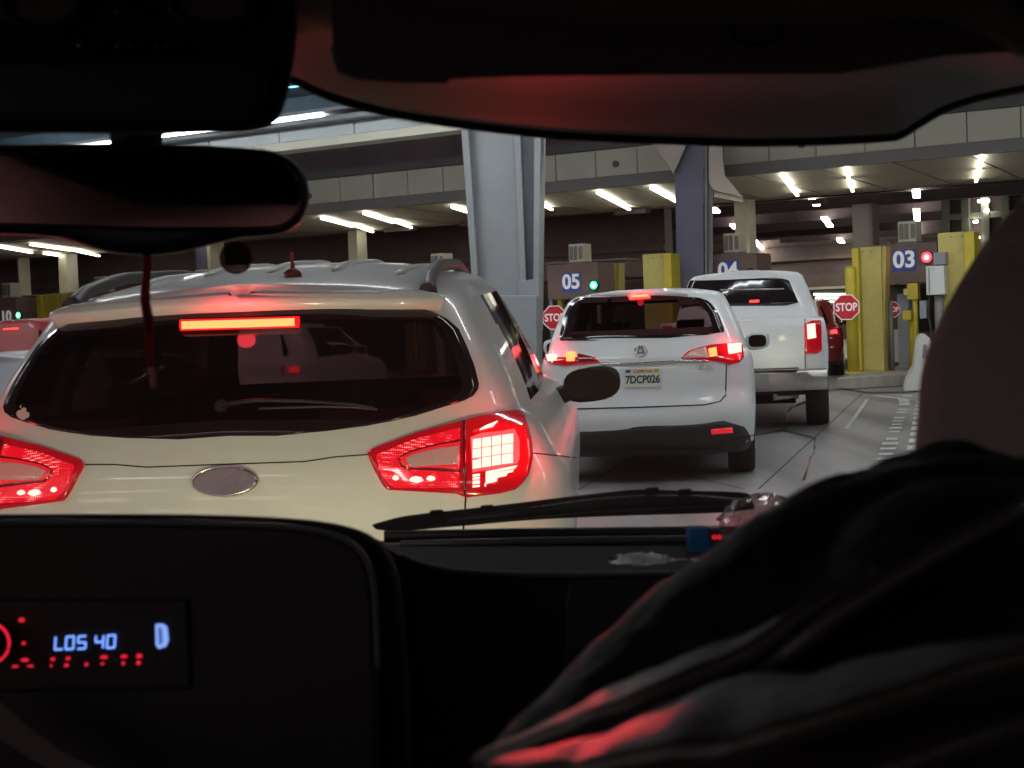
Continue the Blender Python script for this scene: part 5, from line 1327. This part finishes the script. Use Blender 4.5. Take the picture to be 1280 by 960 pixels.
# right-hand part of the dashboard: passenger side
pas = curve_pts([(470, 672), (492, 690), (520, 703), (560, 712), (620, 716.5), (700, 718), (760, 717.5), (860, 716)], 3) + [(1400, 716), (1400, 1050), (470, 1050)]
pz = slab('passenger_dash', pas, 1.16, .06, M['dash'], dsh, .010, .99, cen_=(900, 960))
MB().tube([W(x, y, 1.158) for x, y in curve_pts([(500, 694), (520, 703.5), (560, 712.5), (620, 717), (700, 718.5), (760, 718), (880, 716.5)], 3)], .0022, 6).build('dash_edge', M['dashtrim'], dsh)
slab('glovebox_lid', [(706, 745), (712, 728), (730, 722), (1380, 722), (1380, 1000), (700, 1000)], 1.154, .01, M['dash2'], pz, .004, 1.0)
# top tray and cowl
tray = [W(480, 681, 1.50), W(1400, 678, 1.50), W(1400, 716, 1.21), W(480, 716, 1.21)]
MB().prism(tray, -UPV * .03).build('dash_top', M['tray'], dsh, bevel=.004)
MB().tube([W(500, 681, 1.49), W(640, 677.5, 1.49), W(760, 675.5, 1.49), W(880, 674.5, 1.49), W(1350, 673, 1.49)], .0045, 8).build('vent_trim', M['dashtrim'], dsh)
MB().tube([W(480, 671, 1.56), W(640, 667.5, 1.57), W(880, 665, 1.575), W(1350, 663, 1.575)], .0065, 8).build('screen_seal', M['black'], own)
MB().prism([W(440, 676, 1.60), W(1400, 668, 1.62), W(1400, 680, 1.5), W(440, 688, 1.5)], -UPV * .02).build('cowl', M['black'], own)
# wiper outside the glass
wp_ = curve_pts([(464, 656), (500, 646), (545, 640), (610, 633), (700, 622), (760, 615), (800, 611.5), (850, 613), (925, 615), (940, 620)], 3)
wpb = curve_pts([(944, 636), (900, 641), (800, 644), (700, 648), (640, 652), (560, 659), (500, 664), (470, 662)], 3)
wi = slab('windscreen_wiper', wp_ + wpb, 1.625, .03, M['black'], own, .006, .99)
MB().tube([W(x, y, 1.618) for x, y in ((560, 652), (640, 643), (740, 632), (800, 628), (870, 626), (935, 628))], [.003, .006, .008, .009, .007, .004], 8).build('wiper_arm', M['black'], wi)
for (x, y) in ((545, 639), (608, 633), (814, 611), (855, 613)):
    slab('wiper_clip', [(x - 9, y + 4), (x - 7, y - 1.5), (x + 9, y - 2.5), (x + 10, y + 3)], 1.62, .02, M['black'], wi, .002, 1.0)
# radio: display characters, button lights, knob ring
rad_ = slab('radio', [(-150, 750), (236, 748), (240, 862), (-150, 868)], .972, .012, M['dash2'], dsh, .003, 1.0)
SEG = {'L': 'fed', 'O': 'abcdef', 'S': 'afgcd', '4': 'fgbc', '0': 'abcdef'}
def seg_char(ch, x, y, w, h):
    P_ = {'a': ((0, 0), (1, 0)), 'b': ((1, 0), (1, .5)), 'c': ((1, .5), (1, 1)), 'd': ((0, 1), (1, 1)), 'e': ((0, .5), (0, 1)), 'f': ((0, 0), (0, .5)), 'g': ((0, .5), (1, .5)), 'x': ((.6, .42), (.5, .6))}
    for s_ in SEG[ch]:
        (a0, b0), (a1, b1) = P_[s_]
        p = W(x + a0 * w + (1 - b0) * 1.0, y + b0 * h - a0 * .6, .9705); q = W(x + a1 * w + (1 - b1) * 1.0, y + b1 * h - a1 * .6, .9705)
        bar(MB(), p, q, .00105, .00105).build('display_segment', M['led_blue'], rad_)
for ch, x in (('L', 68.5), ('O', 82), ('S', 97), ('4', 119), ('0', 133.5)): seg_char(ch, x, 796.5 - (x - 68) * .03, 9.5, 15.5)
for x, y, w_, h_ in ((27, 775, 8, 5), (29.5, 804, 5, 4), (31, 825, 11, 4), (19, 833, 9, 2.5), (38, 832.5, 9, 2.5), (66, 824, 6, 4), (64, 832, 2.5, 4), (85, 823, 6, 4), (83, 831.5, 6, 4), (108, 830.5, 5, 4), (130, 821.5, 10, 4), (128, 829.5, 5, 3), (155, 820.5, 9, 4), (154, 829, 4, 5), (174, 820, 8, 5), (173, 828.5, 6, 5)):
    slab('button_light', [(x - w_ / 2, y + h_ * .3), (x - w_ * .3, y - h_ / 2), (x + w_ * .3, y - h_ / 2), (x + w_ / 2, y), (x + w_ * .3, y + h_ / 2), (x - w_ * .3, y + h_ / 2)], .9705, .002, M['led_red'], rad_, 0, 1.0)
MB().tube([W(-14 + 25.5 * math.cos(t), 804 + 25.5 * math.sin(t), .944) for t in [2 * math.pi * j / 36 for j in range(37)]], .0009, 6, cap=False).build('knob_ring', M['led_red'], rad_)
MB().disc(W(-14, 804, .955), -FWD, .012, .02, 24).build('volume_knob', M['blackg'], rad_)
us = slab('usb_port', [(194, 780), (203, 779.5), (209, 783), (211, 800), (208, 808), (198, 811.5), (194.5, 806)], .9695, .004, M['led_blue2'], rad_, .0008, 1.0)
slab('port_tongue', [(198, 784), (202.5, 785), (203.5, 804), (199, 806)], .968, .002, M['sign_blue'], us, 0, 1.0)
for j in range(5): MB().disc(W(200.6 + .2 * j, 787 + j * 4, .9675), -FWD, .0006, .0006, 8).build('port_contact', M['led_blue2'], us)
# gear-side trim arcs at lower left
slab('console_trim', curve_pts([(-30, 858), (10, 885), (50, 918), (95, 948), (130, 962)], 3) + [(90, 975), (40, 950), (-30, 905)], .90, .02, M['visor'], dsh, .006, 1.0)

# things on the dashboard
bb = thing('small_box', W(875, 685, 1.40), 'small blue box on the dashboard beside the clear plastic bag', 'box')
MB().prism([W(862, 661, 1.40), W(886, 660, 1.40), W(886, 700, 1.40), W(862, 700, 1.40)], FWD * .03).build('front', M['bluebox'], bb, bevel=.0015)
MB().prism([W(886.4, 661, 1.40), W(899, 659.5, 1.42), W(899, 698, 1.42), W(886.4, 700, 1.40)], FWD * .025).build('end', M['plate_txt'], bb, bevel=.001)
for dx in (0, 6): MB().disc(W(893 + dx, 671.5, 1.395), -FWD, .0025, .002, 10).build('red_dot', M['refl_red'], bb)
fo = thing('foil_packet', W(800, 710, 1.28), 'crumpled shiny foil packet lying on the passenger dashboard', 'packet')
def crumple(nm, pts_fn, m, parent, nx=22, ny=8, amp=.004, seed=3, th=.004):
    rnd = random.Random(seed); vs = []
    for j in range(ny + 1):
        for i in range(nx + 1): vs.append(pts_fn(i / nx, j / ny) + Vector((rnd.uniform(-amp, amp), rnd.uniform(-amp, amp), rnd.uniform(-amp, amp))))
    fs = [(j * (nx + 1) + i, j * (nx + 1) + i + 1, (j + 1) * (nx + 1) + i + 1, (j + 1) * (nx + 1) + i) for j in range(ny) for i in range(nx)]
    o = MB().add(vs, fs, False).build(nm, m, parent, merge=True); s_ = o.modifiers.new('thick', 'SOLIDIFY'); s_.thickness = th; return o
crumple('wrapper', lambda u, v: W(752 + 105 * u + 10 * v, 714.5 - 4 * u - (18 + 4 * math.sin(5 * u)) * math.sin(math.pi * min(v, .9) * .62) * math.sin(math.pi * (.12 + .85 * u)) ** .4, 1.27 + .08 * v), M['foil'], fo, amp=.003)
crumple('twisted_end', lambda u, v: W(836 + 42 * u, 713 - 11 * v - 4 * u, 1.28 + .05 * v), mat('pinkish_foil', (.4, .16, .16), .3, metal=.7), fo, 10, 4, .002, 5)
bg = thing('plastic_bag', W(950, 660, 1.45), 'clear crinkled plastic bag standing on the dashboard in front of the sleeve', 'plastic bag')
crumple('film', lambda u, v: W(897 + 118 * u, 680 - (66 * math.sin(math.pi * (.10 + .8 * u)) ** .55) * math.sin(v * 1.5) + 2, 1.42 + .1 * (1 - math.cos(v * 1.4))), M['film'], bg, 26, 12, .0022, 9, .0015)

# ================================================================ PERSON IN THE FRONT PASSENGER SEAT
st = slab('passenger_seat', [(760, 1010), (880, 830), (1010, 760), (1200, 700), (1500, 690), (1500, 1100), (760, 1100)], .80, .12, M['cloth'], own, .03, .95)
pe = MB()
PD = .8
folds = []
def blob(x, y, d, r, sy=1.0, sz=1.0): pe.ell(W(x, y, d), (r, r * sy, r * sz))
def limb(pts, k=14):
    P = [W(x, y, d * PD) for x, y, d, r in pts]; R_ = [r * PD for *_, r in pts]
    pe.tube(P, R_, k); pe.ell(P[0], (R_[0],) * 3); pe.ell(P[-1], (R_[-1],) * 3)
arm = curve_pts([(1255, 742, .72, .070), (1160, 725, .72, .064), (1062, 752, .71, .061), (960, 815, .70, .058), (860, 892, .69, .056), (770, 965, .68, .053), (714, 1003, .67, .050), (700, 1040, .66, .045)], 3)
limb(arm)
limb([(1200, 800, .66, .075), (1300, 830, .66, .09), (1420, 880, .68, .11)])
limb([(1500, 760, .8, .12), (1480, 1000, .8, .14), (1470, 1300, .8, .15)])
limb([(900, 1000, .62, .055), (1080, 930, .61, .06), (1300, 900, .60, .07)])
limb([(700, 1040, .66, .048), (850, 1120, .62, .05), (1000, 1180, .6, .05)])
limb([(1140, 650, .76, .035), (1250, 640, .78, .05), (1400, 640, .8, .07)])
# long folds in the cloth, added to carry the highlight streaks
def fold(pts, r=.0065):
    # a broad flat strip turned so the lamp shows as a streak along it
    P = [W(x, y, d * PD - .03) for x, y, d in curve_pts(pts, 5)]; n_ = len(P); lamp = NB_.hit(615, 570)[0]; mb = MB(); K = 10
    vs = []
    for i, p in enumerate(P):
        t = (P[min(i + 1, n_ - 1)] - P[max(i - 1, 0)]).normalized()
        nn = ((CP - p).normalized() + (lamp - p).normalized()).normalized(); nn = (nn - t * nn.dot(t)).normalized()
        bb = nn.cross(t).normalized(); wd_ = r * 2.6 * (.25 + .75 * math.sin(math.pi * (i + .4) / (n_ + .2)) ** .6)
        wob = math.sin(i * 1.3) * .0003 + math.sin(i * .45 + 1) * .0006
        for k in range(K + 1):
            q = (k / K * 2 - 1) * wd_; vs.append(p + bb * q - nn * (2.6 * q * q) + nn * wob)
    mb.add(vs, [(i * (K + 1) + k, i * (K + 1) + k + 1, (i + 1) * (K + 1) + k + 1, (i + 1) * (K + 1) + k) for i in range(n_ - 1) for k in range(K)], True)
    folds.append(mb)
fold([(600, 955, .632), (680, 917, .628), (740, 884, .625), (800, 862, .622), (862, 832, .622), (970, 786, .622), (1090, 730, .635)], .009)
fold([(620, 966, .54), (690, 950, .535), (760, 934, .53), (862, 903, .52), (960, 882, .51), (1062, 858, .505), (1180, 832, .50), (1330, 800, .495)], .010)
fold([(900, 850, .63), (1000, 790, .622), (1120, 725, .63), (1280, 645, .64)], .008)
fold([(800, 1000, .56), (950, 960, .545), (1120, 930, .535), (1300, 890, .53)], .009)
jk = pe.build('person', M['jacket'], None, loc=W(1300, 900, .75))
tag(jk, 'person in a black glossy jacket seen from behind in the passenger seat', 'person')
rm_ = jk.modifiers.new('remesh', 'REMESH'); rm_.mode = 'VOXEL'; rm_.voxel_size = .0045; rm_.use_smooth_shade = True
sm2 = jk.modifiers.new('smooth', 'SMOOTH'); sm2.factor = .6; sm2.iterations = 5
for fo_ in folds:
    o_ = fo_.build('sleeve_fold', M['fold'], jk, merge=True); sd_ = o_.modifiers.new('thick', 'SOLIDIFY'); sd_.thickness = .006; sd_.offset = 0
tx = bpy.data.textures.new('wrinkle', 'CLOUDS'); tx.noise_scale = .06; tx.noise_depth = 3
dp = jk.modifiers.new('wrinkles', 'DISPLACE'); dp.texture = tx; dp.strength = .010; dp.mid_level = .55
# hood round the head
hd_ = MB()
hpt = [(1440, 120), (1360, 175), (1280, 250), (1235, 300), (1200, 352), (1172, 410), (1156, 460), (1148, 520), (1143, 580), (1150, 660)]
cxh = 1400
prof = curve_pts([(x, y) for x, y in hpt], 4)
vs = []; kk = 22
bpy.context.view_layer.update()
for x, y in prof:
    cc = W(cxh, y, .64); rr_ = (cxh - x) / FPX * .64
    for j in range(kk):
        t = 2 * math.pi * j / kk; vs.append(cc + RTV * (-math.cos(t) * rr_) + FWD * (math.sin(t) * rr_ * .75))
fs = [(i * kk + j, i * kk + (j + 1) % kk, (i + 1) * kk + (j + 1) % kk, (i + 1) * kk + j) for i in range(len(prof) - 1) for j in range(kk)] + [list(range(kk))]
hd_.add(vs, fs, True)
ho = hd_.build('hood', M['hood'], jk)
sb_ = ho.modifiers.new('sub', 'SUBSURF'); sb_.levels = sb_.render_levels = 2
dh = ho.modifiers.new('wrinkles', 'DISPLACE'); dh.texture = tx; dh.strength = .005; dh.mid_level = .5
bpy.context.view_layer.update()
